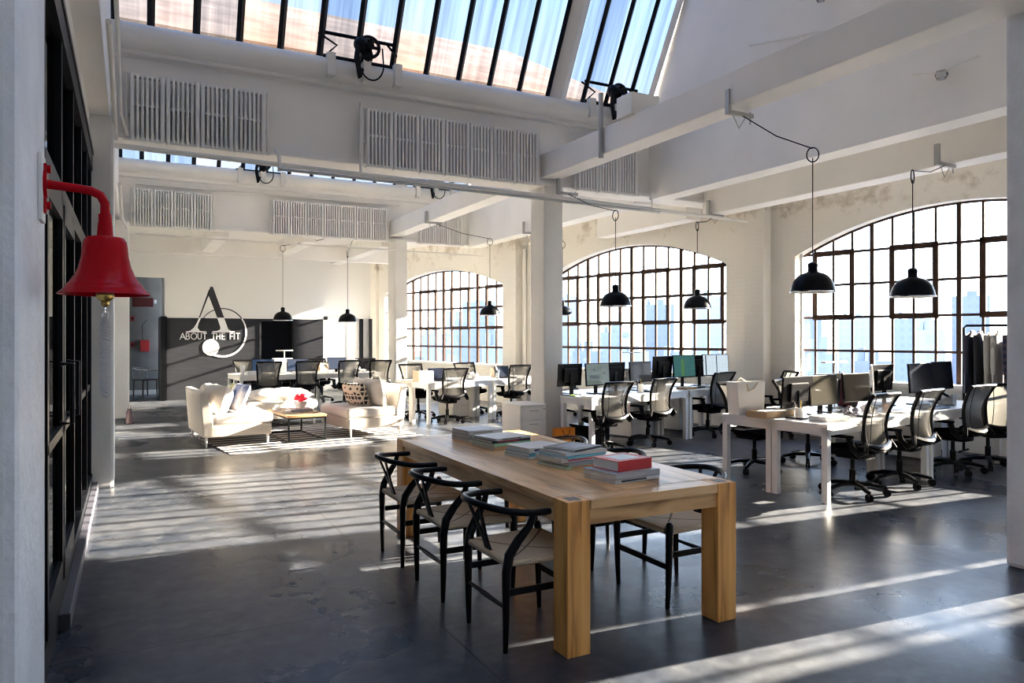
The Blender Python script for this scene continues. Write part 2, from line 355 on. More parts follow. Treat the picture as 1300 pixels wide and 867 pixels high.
# ------------------------------------------------------------------ camera, light, world
H = 1.55
cam = bpy.data.cameras.new('camera'); co = bpy.data.objects.new('camera', cam); C.objects.link(co)
cam.sensor_width = 36; cam.lens = 925 / 1300 * 36; cam.shift_y = -6.5 / 1300; cam.clip_end = 3000; cam.clip_start = .05
co.location = (0, 0, H); co.rotation_euler = (radians(90), 0, radians(-27.7)); sc.camera = co
sun = bpy.data.lights.new('sun', 'SUN'); sun.energy = SUN_E = 62.0; sun.angle = radians(.55); sun.color = (1.0, .87, .70)
so = bpy.data.objects.new('sun', sun); C.objects.link(so); so.location = (30, -4, 12)
SUN_AZ = radians(5.0); SUN_T = .305
sd = Vector((-cos(SUN_AZ), sin(SUN_AZ), -SUN_T)); so.rotation_euler = sd.to_track_quat('-Z', 'Y').to_euler()
w = bpy.data.worlds.new('sky'); sc.world = w; w.use_nodes = True; nt = w.node_tree; bg = nt.nodes['Background']
tc = nt.nodes.new('ShaderNodeTexCoord'); sp = nt.nodes.new('ShaderNodeSeparateXYZ'); rp = nt.nodes.new('ShaderNodeValToRGB')
nt.links.new(tc.outputs['Generated'], sp.inputs[0]); nt.links.new(sp.outputs['Z'], rp.inputs['Fac'])
e = rp.color_ramp.elements; e[0].position = 0; e[0].color = (.84, .91, 1.0, 1); e[1].position = .8; e[1].color = (.26, .46, .95, 1)
x = e.new(.22); x.color = (.56, .75, 1.0, 1)
nt.links.new(rp.outputs['Color'], bg.inputs['Color']); bg.inputs['Strength'].default_value = 4.6
sc.view_settings.view_transform = 'Standard'; sc.view_settings.look = 'None'; sc.view_settings.gamma = 1; sc.view_settings.exposure = .98
sc.view_settings.use_curve_mapping = False
cy = sc.cycles; cy.filter_width = 1.2; cy.use_denoising = True; cy.max_bounces = 10; cy.diffuse_bounces = 6; cy.glossy_bounces = 4; cy.transparent_max_bounces = 16; cy.transmission_bounces = 6
cy.sample_clamp_indirect = 8; cy.caustics_reflective = False; cy.caustics_refractive = False

# ------------------------------------------------------------------ room shell
A = Vector((10.2, 5.48)); B = Vector((6.91, 19.5)); U = (B - A).normalized(); WANG = math.atan2(U.y, U.x)   # wall local x runs along the wall, -y local = outward
NIN = Vector((-U.y, U.x))  # points into the room
wall = empty('wall_right', (A.x, A.y, 0), WANG, kind='structure')   # local +y = into the room
ZT = 4.15
WIN = [dict(c=6.285, hw=2.235, pw=.2925, sp=2.80, rise=.52, rows=(2.80, 2.305, 1.815, 1.32), n=2),
       dict(c=.53, hw=2.27, pw=.29, sp=2.82, rise=.57, rows=(2.84, 2.345, 1.845, 1.33), n=3),
       dict(c=12.63, hw=2.66, pw=.361, sp=2.76, rise=.50, rows=(2.755, 2.265, 1.765, 1.285), n=1),
       dict(c=-7.6, hw=1.9, pw=.29, sp=2.82, rise=.45, rows=(2.84, 2.345, 1.845, 1.33), n=8),  # unseen window added behind the camera to bring in fill light
       dict(c=-3.54, hw=.46, pw=.29, sp=2.82, rise=.12, rows=(2.84, 2.345, 1.845, 1.33), n=4)]  # unseen window, kept narrow to shape the sun strip on the floor
SILL = .86
def arch(W, s):
    u = (s - W['c']) / W['hw']; return W['sp'] + W['rise'] * max(0, 1 - u * u)
YF, YB = .20, -.10   # inner wall face and outer face in local y (window frames stand at y = 0)
mb = MB()
ws = sorted(WIN, key=lambda q: q['c']); s0 = -10.2; NSEG = 28
for W in ws:
    a, b = W['c'] - W['hw'], W['c'] + W['hw']
    mb.b2(s0, a, YB, YF, 0, ZT)
    mb.b2(a, b, YB, YF, 0, SILL)
    ss = [a + (b - a) * i / NSEG for i in range(NSEG + 1)]
    mb.prism([(s, arch(W, s)) for s in ss] + [(b, ZT), (a, ZT)], 'y', YB, YF)
    s0 = b
mb.b2(s0, 17.2, YB, YF, 0, ZT)
struct(mb, 'wall_brick_shell', BRICK, wall)
# window sills
for W in ws:
    a, b = W['c'] - W['hw'], W['c'] + W['hw']
    struct(MB().b2(a, b, .02, YF + .06, SILL - .03, SILL + .03, bev=.006), 'sill', PLASTER, wall)
for W in WIN:
    wr = empty('window_%d' % W['n'], (A.x, A.y, 0), WANG, kind='structure')
    a, b, c, pw = W['c'] - W['hw'], W['c'] + W['hw'], W['c'], W['pw']
    th = MB(); tk = MB(); k = 0
    ng = int(math.ceil((W['hw']) / pw)) + 1
    for k in range(-ng, ng + 1):
        s = c + k * pw
        if s <= a + .03 or s >= b - .03: continue
        wd = (.080 if k % 4 == 0 else .044) * (.74 if W['n'] == 3 else 1 if W['n'] == 1 else .9)
        th.box((s, 0, (SILL + arch(W, s)) / 2), (wd, .05 if k % 4 == 0 else .035, arch(W, s) - SILL))
        if k % 4 == 0:
            pass
    for z in W['rows']:
        lo, hi = a, b
        if z > W['sp']:
            d = W['hw'] * math.sqrt(max(0, 1 - (z - W['sp']) / W['rise'])); lo, hi = c - d, c + d
        th.box(((lo + hi) / 2, 0, z), (hi - lo, .035, .034 if W['n'] == 3 else .046))
    # opening vents: thicker frames round the second and third pane of each bay of four
    for g in range(-3, 3):
        v0 = c + (g * 4 + 1) * pw; v1 = v0 + 2 * pw
        if v0 < a + .02 or v1 > b - .02:
            continue
        z0, z1 = W['rows'][2], W['rows'][0]
        fr = MB()
        for s in (v0, v1): fr.box((s, .01, (z0 + z1) / 2), (.074, .05, z1 - z0 + .04))
        for z in (z0, z1): fr.box(((v0 + v1) / 2, .01, z), (v1 - v0 + .07, .05, .078))
        fr.box(((v0 + v1) / 2, .05, z0), (.03, .05, .06))
        fr.build('vent_frame', RUSTY, wr)
    # perimeter
    pts = [(a, 0, SILL)] + [(a + (b - a) * i / NSEG, 0, arch(W, a + (b - a) * i / NSEG)) for i in range(NSEG + 1)] + [(b, 0, SILL)]
    th.tube([(p[0], 0, p[2]) for p in pts], .03, n=6, closed=True)
    th.build('window_frame', RUSTY, wr)
    g = MB(); g.bm.faces.new([g.bm.verts.new(p) for p in pts]); g.build('pane', GLASS, wr)
# pilasters on the window wall
for s0, s1, pr in ((3.22, 3.58, .42), (9.3, 9.75, .42), (-2.75, -2.3, .42), (15.6, 16.0, .3)):
    o = struct(MB().b2(s0, s1, YF - .02, YF + pr - .2, 0, ZT, bev=.012), 'pilaster', BRICK, loc=(A.x, A.y, 0), rz=WANG)
# floor & outer slabs
struct(MB().prism([(-3.2, -4.2), (A.x - (A.y + 4.2) * U.x / U.y + .2, -4.2), (A.x + (23 - A.y) * U.x / U.y + .2, 23), (-3.2, 23)], 'z', -.3, 0), 'floor', FLOOR)
# columns
def column(x0, x1, y0, y1, z1, m=WHITE, bev=.03):
    return struct(MB().b2(x0, x1, y0, y1, 0, z1, bev=bev), 'concrete_column', m)
column(-.72, -.24, 2.12, 2.78, 3.8, COOLWHITE)
column(-.62, -.14, 8.5, 9.05, 3.82)
column(-.45, .0, 15.5, 16.1, 3.72)
column(5.24, 5.66, 2.42, 2.81, 3.84, COOLWHITE)
column(5.24, 5.56, 9.0, 9.4, 3.72)
column(5.24, 5.53, 15.6, 16.1, 3.72)
# girders carrying the skylight sills, with a rounded cornice
def xw(y): return A.x + (y - A.y) * U.x / U.y
def girder(y0, y1, name):
    g = empty(name, (0, y0, 0), kind='structure')
    m = MB().b2(-.75, 7.12, 0, y1 - y0, 3.70, 4.93); m.b2(7.12, xw(y1) + .02, 0, y1 - y0, 3.70, 4.15)
    m.build('girder_body', CEIL, g)
    pr = [(-.0, 4.60), (-.05, 4.62), (-.05, 4.68), (-.09, 4.70), (-.15, 4.74), (-.18, 4.82), (-.16, 4.90), (-.10, 4.95), (.06, 4.97), (.06, 4.60)]
    MB().prism(pr, 'x', -.22, 7.12).build('cornice', CEIL, g, smooth=True)
    MB().b2(-.22, xw(y0) - .18, -.05, 0, 3.70, 3.76, bev=.01).build('bottom_ledge', CEIL, g)
    return g
girder(9.0, 9.38, 'trim_1'); girder(15.8, 16.12, 'trim_2'); girder(2.42, 2.8, 'trim_3')
RY, RZ = 1.5, 2.7
for i, (y, yp) in enumerate(((2.42, -3.8), (9.0, 2.8), (15.8, 9.38))):
    ytop = y - RY; ztop = 4.93 + RZ
    # sloping roof underside behind each skylight
    mb = MB(); mb.prism([(yp, 4.93), (ytop, ztop), (ytop, ztop + .15), (yp, 5.1)], 'x', -.4, 7.4)
    struct(mb, 'ceiling_slope', CEIL)
    mb = MB(); mb.prism([(yp, 5.11), (ytop, ztop + .16), (ytop, ztop + .22), (yp, 5.17)], 'x', -.45, 7.45); struct(mb, 'roof_covering', mat('tan_roofing_felt', (.66, .52, .40), .9, var=.4, vscale=1.5))
    # tie beams and gable walls
    y0 = yp if i else -3.8
    struct(MB().b2(5.18, 5.48, y0, y, 3.8, 4.13, bev=.012), 'ceiling_beam', CEIL)
    mb = MB(); mb.prism([(y0, 3.66), (y, 3.66), (y, 4.93), (ytop, ztop + .1), (y0, 5.0)], 'x', 7.12, 7.42); struct(mb, 'wall_gable', CEIL)
    if i < 2: struct(MB().b2(8.2, 8.52, y0, y, 3.5, 4.12, bev=.012), 'ceiling_beam', CEIL)
    else: struct(MB().b2(8.2, 8.52, y0, 12.0, 3.5, 4.12, bev=.012), 'ceiling_beam', CEIL)
    mb = MB(); mb.prism([(y0, 3.8), (y, 3.8), (y, 4.93), (ytop, ztop + .1), (y0, 5.0)], 'x', -.75, -.18); struct(mb, 'wall_gable', CEIL)
    struct(MB().prism([(7.42, y0), (xw(y0) + .1, y0), (xw(y + .4) + .1, y + .4), (7.42, y + .4)], 'z', 4.12, 4.3), 'ceiling', CEIL)
    # skylight
    wr = empty('window_%d' % (5 + i), (0, y, 4.93), kind='structure')
    L = hypot(RY, RZ); ux = -RY / L; uz = RZ / L
    def P(xx, t): return (xx, .03 + ux * t, uz * t)
    bars = MB(); xs = [.21 + .4625 * k for k in range(12)] + [5.89, 6.29, 6.69, 7.07]; xs = [-.16] + xs
    for xx in xs: bars.tube([P(xx, 0), P(xx, L)], [.040, .040], n=4)
    bars.tube([P(-.18, 0), P(7.1, 0)], .03, n=4)
    bars.build('glazing_bars', BLACKMET, wr)
    MB().quad(P(-.18, 0), P(5.3, 0), P(5.3, L), P(-.18, L)).quad(P(5.6, 0), P(7.12, 0), P(7.12, L), P(5.6, L)).build('pane', SKYGLASS if i else FILLSKY, wr)
    m = MB().tube([P(5.45, 0), P(5.45, L)], .15, n=4, flat=.8); m.build('rafter', CEIL, wr)
    m = MB().tube([(7.06, .03, .0), (7.06, .03 + ux * L, uz * L)], .06, n=4); m.build('edge_trim', CEIL, wr)
# low flat ceiling over the back area
struct(MB().b2(-3, 8.5, 16.1, 23, 3.95, 4.1), 'ceiling', CEIL)
for xa in (1.55, 3.35, 5.1):
    struct(MB().b2(xa, xa + .28, 16.12, 20.9, 3.6, 3.96, bev=.01), 'ceiling_beam', CEIL)
struct(MB().b2(-3, 6.9, 19.2, 19.5, 3.55, 3.96), 'ceiling_beam', CEIL)
# left side: ceiling, bulkhead, partition
struct(MB().b2(-3.2, -.7, -3.8, 16.2, 3.8, 3.95), 'ceiling', CEIL)
struct(MB().b2(-.55, -.36, 2.7, 8.6, 3.38, 3.82), 'wall_bulkhead', WHITE)
struct(MB().b2(-.7, -.5, -3.9, 2.2, 0, 3.82), 'wall_left', WHITE)
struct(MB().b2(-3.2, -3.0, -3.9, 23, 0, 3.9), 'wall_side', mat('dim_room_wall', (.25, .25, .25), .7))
struct(MB().b2(-.62, -.42, 9.0, 23, 0, 3.96), 'wall_left', WHITE)
struct(MB().b2(-3.2, 12.8, -4.1, -3.8, 0, 5.1), 'wall_front', WHITE)
# black steel and glass partition
pt = empty('wall_partition', (-.38, 0, 0), kind='structure')
f = MB()
for yy, ww in ((2.84, .10), (3.9, .07), (4.86, .07), (5.82, .07), (6.78, .07), (7.66, .07), (8.46, .09)):
    f.b2(-.04, .04, yy - ww / 2, yy + ww / 2, 0, 3.34)
f.b2(-.05, .05, 2.8, 8.5, 3.22, 3.40); f.b2(-.035, .06, 2.8, 8.5, 3.38, 3.42)
f.b2(-.04, .04, 2.8, 8.5, 2.30, 2.42); f.b2(-.05, .05, 2.8, 8.5, 0, .16)
f.b2(-.03, .03, 5.82, 8.5, 1.02, 1.07)
f.build('partition_frame', BLACKMET, pt)
MB().b2(-.005, .005, 2.85, 8.45, .1, 3.3).build('pane', DARKGLASS, pt)
struct(MB().b2(-.33, -.275, 4.5, 8.45, 0, .085, bev=.006), 'trim_4', mat('dark_steel_sill', (.06, .06, .075), .35))
for i, (y0, y1, hy, zz) in enumerate(((3.93, 4.83, 4.62, (1.08, 1.40)), (4.89, 5.79, 5.1, (1.08, 1.40)))):
    d = empty('door_%d' % (i + 1), (-.36, y0, 0), kind='structure')
    m = MB()
    for yy in (.03, y1 - y0 - .03): m.b2(-.02, .03, yy - .035, yy + .035, .12, 2.3)
    for z0, z1 in ((.12, .3), (2.2, 2.3), (1.0, 1.05)): m.b2(-.02, .03, 0, y1 - y0, z0, z1)
    m.build('door_frame', BLACKMET, d)
    MB().b2(0, .006, .03, y1 - y0 - .03, .2, 2.25).build('pane', DARKGLASS, d)
    h = hy - y0
    MB().tube([(.03, h, zz[0]), (.085, h, zz[0]), (.085, h, zz[1]), (.03, h, zz[1])], .013, n=8).build('door_handle', BLACKMET, d, smooth=True)

# back walls
NAVY = mat('charcoal_painted_panel', (.034, .036, .042), .55, spec=.05, var=.25, vscale=2, stretch=(1, 1, 14), bump=.1)
wb = empty('wall_back', (0, 19.5, 0), kind='structure')
MB().b2(.75, 4.56, 0, .15, 2.0, 3.96).build('upper_wall', PLASTER, wb)
MB().b2(.75, 2.94, -.01, .15, 0, 2.0).b2(3.86, 4.56, -.01, .15, 0, 2.0).build('dark_panelling', NAVY, wb)
MB().b2(.66, .75, -.12, 1.5, 0, 2.03).b2(.72, .80, -.06, .1, 0, 2.03).build('panel_end', BLACKMET, wb)
MB().b2(2.94, 3.86, .35, .4, 0, 2.0).build('recess_back', mat('black_recess_panel', (.008, .009, .012), .6, spec=.05), wb)
m = MB().b2(2.94, 2.99, -.02, .36, 0, 2.0).b2(3.81, 3.86, -.02, .36, 0, 2.0).b2(2.94, 3.86, -.02, .36, 1.95, 2.0); m.build('recess_jamb', NAVY, wb)
MB().b2(4.41, 4.56, .1, 1.5, 0, 3.96).build('return_wall', PLASTER, wb)
struct(MB().b2(4.4, 7.6, 20.9, 21.05, 0, 3.96), 'wall_back_right', PLASTER)
struct(MB().b2(.75, 4.5, 21.0, 21.2, 0, 3.9), 'wall_back_inner', PLASTER)
# header and corridor on the left
struct(MB().b2(-.5, .75, 19.5, 19.65, 2.97, 3.96), 'wall_header', PLASTER)
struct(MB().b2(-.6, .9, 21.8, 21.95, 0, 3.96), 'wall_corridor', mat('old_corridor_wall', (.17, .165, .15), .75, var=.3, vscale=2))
struct(MB().b2(-.44, -.05, 19.45, 19.66, 0, 3.0), 'trim_5', WHITE)
struct(MB().b2(-.42, .72, 21.72, 21.8, 0, .12), 'baseboard_back', mat('pale_baseboard', (.6, .58, .54), .6))
# doors in the far right corner
dr = empty('door_3', (5.0, 20.88, 0), kind='structure')
MB().b2(-.1, .0, -.04, 0, 0, 2.1).b2(.42, .50, -.04, 0, 0, 2.1).b2(-.1, .5, -.04, 0, 2.02, 2.1).build('door_frame', DESKLEG, dr)
MB().b2(0, .42, -.03, 0, .05, 2.02).build('door_leaf', PLASTER, dr)
o = struct(MB().b2(5.93, 6.03, 20.8, 20.9, 0, 2.06), 'door_frame_post', BLACKMET); o.name = 'trim_6'
o = struct(MB().b2(6.22, 6.62, 20.8, 20.9, 0, 2.06), 'trim_7', NAVY)

# ------------------------------------------------------------------ city outside
city = [mat('far_building_a', (.22, .25, .31), .8), mat('far_building_b', (.32, .34, .38), .8), mat('far_building_c', (.16, .20, .26), .8)]
def facade(name, col, dark):
    m, nt, b = newmat(name); N = nt.nodes.new; L = nt.links.new
    tc = N('ShaderNodeTexCoord'); br = N('ShaderNodeTexBrick'); sp = N('ShaderNodeSeparateXYZ'); L(tc.outputs['Object'], sp.inputs[0])
    ad = N('ShaderNodeMath'); L(sp.outputs['X'], ad.inputs[0]); L(sp.outputs['Y'], ad.inputs[1]); cb = N('ShaderNodeCombineXYZ'); L(ad.outputs[0], cb.inputs[0]); L(sp.outputs['Z'], cb.inputs[1]); L(cb.outputs[0], br.inputs['Vector'])
    br.offset = 0; br.inputs['Scale'].default_value = .3; br.inputs['Brick Width'].default_value = .9; br.inputs['Row Height'].default_value = 1.0; br.inputs['Mortar Size'].default_value = .25
    br.inputs['Color1'].default_value = (*dark, 1); br.inputs['Color2'].default_value = (*dark, 1); br.inputs['Mortar'].default_value = (*col, 1)
    L(br.outputs['Color'], b.inputs['Base Color']); b.inputs['Roughness'].default_value = .8
    return m
city = [facade('far_facade_a', (.20, .22, .26), (.18, .20, .24)), facade('far_facade_b', (.26, .275, .29), (.235, .25, .27)), facade('far_facade_c', (.165, .185, .225), (.15, .17, .21))]  # pale haze of distance is put into these facade colours
struct(MB().b2(12, 1500, -900, 1200, -26, -24), 'ground_outside', mat('pale_city_ground', (.24, .24, .25), .9, var=.3, vscale=.02))
rc = random.Random(3)
k = 0
for ring, (d0, d1, n, hmin, hmax) in enumerate(((60, 110, 16, 12, 20), (150, 260, 26, 18, 30), (330, 520, 26, 24, 48))):
    d = d0
    for i in range(n):
        ang = radians(-8 + 92 * i / n); d = d0 + (d1 - d0) * (.15 * (i % 2) + .1 * rc.random())
        X, Y = 10 + d * cos(ang), d * sin(ang); sl = d * radians(92 / n); wd = sl * rc.uniform(.55, .72); dp = wd * rc.uniform(.45, .7); h = rc.uniform(hmin, hmax)
        m = MB().b2(-wd / 2, wd / 2, -dp / 2, dp / 2, 0, h)
        m.b2(-wd * .18, wd * .1, -dp * .2, dp * .2, h, h + rc.uniform(1, 4)); m.cyl((wd * .3, 0, h), (wd * .3, 0, h + 3), .8, n=8)
        o = m.build('distant_building', city[k % 3], loc=(X, Y, -24), rz=ang + pi / 2); k += 1
        tag(o, 'pale hazy city building far outside the arched windows', 'building', 'distant city buildings outside the windows')

# ------------------------------------------------------------------ radiators on the girders
def radiator(n):
    r = empty('radiator', (0, 0, 0)); sec = None
    for i in range(n):
        if sec is None:
            m = MB(); wS = .345
            for z in (.022, .718): m.b2(.006, wS, -.045, .045, z - .022, z + .022, bev=.02)
            for x0, x1 in ((.004, .046), (wS - .046, wS)): m.b2(x0, x1, -.055, .055, .0, .74, bev=.018)
            for q in range(5): m.b2(.065 + q * .0468, .093 + q * .0468, -.05, .05, .012, .728, bev=.011)
            m.b2(.05, wS - .05, -.03, .03, .385, .415, bev=.006)
            sec = m.build('radiator_section', RAD, r, bev=0)
        else:
            c = sec.copy(); C.objects.link(c); c.parent = r; c.location = (i * .352, 0, 0)
    m = MB()
    for x in (-.03, n * .352 + .02): m.cyl((x, -.0, .03), (x, -.0, .74), .014, n=8)
    m.cyl((-.06, 0, .03), (.02, 0, .03), .02, n=8).cyl((n * .352 - .02, 0, .03), (n * .352 + .05, 0, .03), .02, n=8)
    m.build('valve_pipe', PIPE, r, smooth=True)
    for i in range(0, n + 1, 2): MB().b2(i * .352 - .02, i * .352 + .02, .0, .14, .30, .34).build('wall_bracket', PIPE, r)
    return r
rad4 = radiator(4); rad4.location = (.0, 8.88, 3.655); tag(rad4, 'white cast iron radiator of four sections on the near girder beside the left wall', 'radiator', 'radiators hung on the girders')
rad7 = radiator(7); rad7.location = (2.6, 8.88, 3.655); tag(rad7, 'long white radiator on the near girder left of the middle column', 'radiator', 'radiators hung on the girders')
rad3 = radiator(3); rad3.location = (5.72, 8.88, 3.655); tag(rad3, 'short white radiator seen below the long beam right of the middle column', 'radiator', 'radiators hung on the girders')
dup(rad4, (.06, 15.68, 3.65), 0, 'white radiator of four sections on the far girder above the logo wall', 'radiators hung on the girders')
dup(rad7, (2.62, 15.68, 3.65), 0, 'long white radiator on the far girder above the two far pendant lamps', 'radiators hung on the girders')
dup(rad3, (5.85, 15.68, 3.65), 0, 'short white radiator on the far girder right of the far column', 'radiators hung on the girders')

# ------------------------------------------------------------------ pipes and conduits
def pipe(name, pts, r, label, cat='pipe', m=PIPE, clips=()):
    b = MB().tube(pts, r, n=10)
    for c in clips: b.box(c, (r * 3, r * 3, r * 2.4))
    o = b.build(name, m, smooth=True); return tag(o, label, cat)
pipe('sprinkler_pipe', [(-.45, 8.72, 3.56), (2.0, 8.72, 3.53), (5.3, 8.72, 3.49), (8.9, 8.72, 3.42)], .028, 'long white sprinkler pipe running below the near girder')
pipe('sprinkler_pipe', [(1.5, 8.60, 3.46), (4.4, 8.60, 3.43), (7.0, 8.60, 3.40)], .018, 'thin grey conduit slung under the near girder', 'conduit', GALV)
pipe('girder_conduit', [(-.1, 8.915, 4.63), (7.1, 8.915, 4.60)], .016, 'thin white conduit along the near girder just under its cornice', 'conduit', clips=[(.8, 8.915, 4.628), (2.6, 8.915, 4.62), (4.9, 8.915, 4.61)])
pipe('girder_conduit', [(.1, 15.76, 4.48), (5.4, 15.76, 4.50)], .018, 'thin white conduit along the far girder above its radiators', 'conduit', clips=[(1.0, 15.76, 4.48), (3.4, 15.76, 4.49)])
pipe('girder_conduit', [(.1, 15.6, 3.50), (2.5, 15.6, 3.48), (5.2, 15.6, 3.47), (7.4, 15.6, 3.45)], .016, 'thin white conduit slung beneath the far girder', 'conduit')
pipe('heating_pipe', [(-.13, 5.9, 3.78), (-.13, 8.3, 3.78), (-.13, 8.75, 3.70), (-.13, 8.75, 3.62)], .022, 'white heating pipe running under the left beam towards the first girder')
pipe('heating_pipe', [(-.08, 3.2, 3.86), (-.08, 8.55, 3.86), (-.02, 8.85, 3.72)], .016, 'thinner white pipe beside the heating pipe on the left beam')
pipe('riser_pipe', [(-.1, 9.5, 3.3), (-.1, 12.5, 3.35), (-.05, 15.2, 3.55)], .02, 'white pipe dropping behind the left pillar')
pipe('pipe_drop', [(6.95, 8.72, 3.46), (6.95, 8.72, 3.72)], .014, 'short vertical pipe drop between the near girder and sprinkler pipe')
pipe('column_duct', [(7.85, 14.35, 0.02), (7.85, 14.35, 3.5)], .045, 'white round pipe standing on the pier between the far and middle windows')
pipe('wall_pipe', [(9.45, 8.12, 1.0), (9.45, 8.12, 3.5)], .03, 'white pipe on the brick pier left of the nearest window')
pipe('gable_conduit', [(7.08, 6.9, 5.3), (7.08, 5.2, 4.95), (7.08, 4.75, 5.05)], .012, 'thin conduit on the white gable wall at top', 'conduit')
pipe('pipe_drop', [(1.52, 8.62, 3.44), (1.52, 8.62, 3.60), (1.52, 8.86, 3.74)], .022, 'vertical pipe drop between the two radiators on the near girder, left end')
pipe('pipe_drop', [(2.52, 8.80, 3.52), (2.52, 8.80, 4.42)], .018, 'upright pipe at the left end of the long near radiator')
def bracket_light(loc, label, s=1):
    t = empty('conduit_light', loc); tag(t, label, 'light fitting')
    MB().tube([(-.0, -.35, .05), (0, 0, 0), (0, .3, .08)], .012, n=8).build('conduit', PIPE, t, smooth=True)
    MB().lathe([(0, .02), (.05, .02), (.06, -.02), (.04, -.06), (0, -.065)], n=14).build('lamp_glass', CLEARGL, t, smooth=True)
    return t
bracket_light((7.02, 4.35, 4.12), 'small conduit light on the tall beam face near the right pillar')
bracket_light((7.02, 5.75, 5.45), 'small conduit light high on the white gable wall')

# ------------------------------------------------------------------ skylight winding gear
def gear(loc, label):
    t = empty('skylight_winding_gear', loc); tag(t, label, 'winding gear', 'skylight winding gears')
    W = MB(); W.tube([(.125 * cos(a), -.22, .125 * sin(a)) for a in [2 * pi * k / 20 for k in range(20)]], .022, n=6, closed=True)
    for k in range(5):
        a = 2 * pi * k / 5; W.cyl((0, -.22, 0), (.12 * cos(a), -.22, .12 * sin(a)), .022, n=6)
    W.cyl((0, -.28, 0), (0, -.10, 0), .05, n=10); W.sphere((-.1, -.2, .02), .09); W.sphere((-.02, -.17, -.12), .08)
    W.build('wheel', BLACKMET, t)
    MB().tube([(-.54, -.12, .12), (.40, -.12, .12)], .022, n=6).tube([(-.54, -.1, -.16), (.40, -.1, -.16)], .025, n=6).tube([(-.6, -.12, .1), (-.38, -.14, -.02), (-.52, -.1, -.16)], .014, n=6).tube([(.25, -.12, .12), (.39, -.12, -.02)], .014, n=6).build('opening_rod', BLACKMET, t)
    ch = [(.1 * cos(a) - .08 + .06, -.3, -.05) for a in (0,)]
    pts = [(.16, -.24, 0)] + [(.02 + .15 * cos(a), -.26, -.22 + .2 * sin(a)) for a in [0 - pi * k / 10 for k in range(11)]] + [(-.16, -.24, 0)]
    MB().tube(pts, .010, n=5).tube([(-.14, -.24, 0), (-.17, -.27, -.2), (-.13, -.27, -.42), (-.1, -.25, -.3)], .03, n=6).build('chain', BLACKMET, t)
    for x in (-.46, -.02, .38): MB().b2(x - .05, x + .05, -.22, -.02, -.42, -.14, bev=.01).build('bracket', PIPE, t)
    return t
g1 = gear((2.62, 9.0, 5.12), 'black winding wheel and chain at the foot of the big skylight, left of centre')
dup(g1, (6.4, 9.0, 5.14), 0, 'black winding gear at the foot of the big skylight beside the gable wall')
dup(g1, (6.25, 15.8, 5.12), 0, 'small winding wheel on the far skylight strip above the far column')
c = dup(g1, (2.45, 15.8, 5.1), 0, 'winding gear on the far skylight strip seen between two radiators')
m = MB().b2(-.022, .022, -.02, .02, -.45, .35); hp = m.build('hanging_bracket', GALV, loc=(5.15, 7.45, 4.2)); tag(hp, 'upright steel strap fixed to the long tie beam below the skylight corner', 'bracket')
bx = MB().b2(-.2, .2, -.15, .15, 0, .25, bev=.01).build('junction_box', CEIL, loc=(5.33, 6.95, 4.13)); tag(bx, 'white box standing on the long tie beam by the skylight corner', 'box')

# ------------------------------------------------------------------ pendant lamps
def pendant():
    t = empty('pendant_lamp', (0, 0, 0))
    sh = [(.205, 0), (.203, .02), (.196, .055), (.178, .105), (.145, .150), (.100, .178), (.062, .19), (.045, .20), (.042, .24), (.046, .245), (.044, .275), (.02, .29), (0, .292)]
    MB().lathe(sh, 36).build('lamp_shade', LAMPBLK, t, smooth=True)
    MB().lathe([(.200, .001), (.190, .05), (.172, .10), (.14, .144), (.095, .17), (.0, .18)], 36).build('shade_lining', LAMPIN, t, smooth=True)
    MB().sphere((0, 0, .06), .035).cyl((0, 0, .08), (0, 0, .16), .02).build('bulb', LAMPIN, t, smooth=True)
    m = MB().lathe([(.212, -.003), (.212, .008), (.2, .008), (.2, -.003), (.212, -.003)], 36); m.cyl((.21, 0, 0), (.235, 0, .02), .006, n=6).tube([(.212, 0, .0), (.22, 0, .06), (.212, 0, .085)], .005, n=6)
    m.build('rim', CHROME, t, smooth=True)
    return t
PL = [((5.83, 4.87, 1.975), 3.27, (5.34, 5.32, 3.74), 'black dome pendant lamp over the nearest desks, left one of the front pair'),
      ((6.95, 4.60, 1.945), 3.12, (8.15, 5.0, 3.48), 'black dome pendant lamp in front of the nearest arched window'),
      ((5.73, 7.95, 1.95), 3.13, (5.58, 8.9, 3.60), 'black dome pendant lamp just right of the middle column'),
      ((7.59, 8.44, 1.97), 3.18, (8.3, 8.8, 3.49), 'black dome pendant lamp before the right end of the middle window'),
      ((7.63, 12.37, 1.965), 3.34, (7.2, 12.9, 3.64), 'black pendant lamp half hidden behind the middle column'),
      ((6.35, 13.04, 1.97), 3.40, (5.3, 13.4, 3.78), 'black dome pendant lamp before the far arched window'),
      ((2.98, 16.5, 1.90), 3.45, (4.35, 16.4, 3.9), 'black dome pendant lamp in front of the dark wall panel recess'),
      ((4.32, 16.14, 1.87), 3.35, (4.6, 16.6, 3.9), 'black dome pendant lamp just left of the far column')]
p0 = pendant(); p0.location = PL[0][0]
lamps = [p0] + [dup(p0, q[0], .3 * (i + 1), q[3]) for i, q in enumerate(PL[1:])]
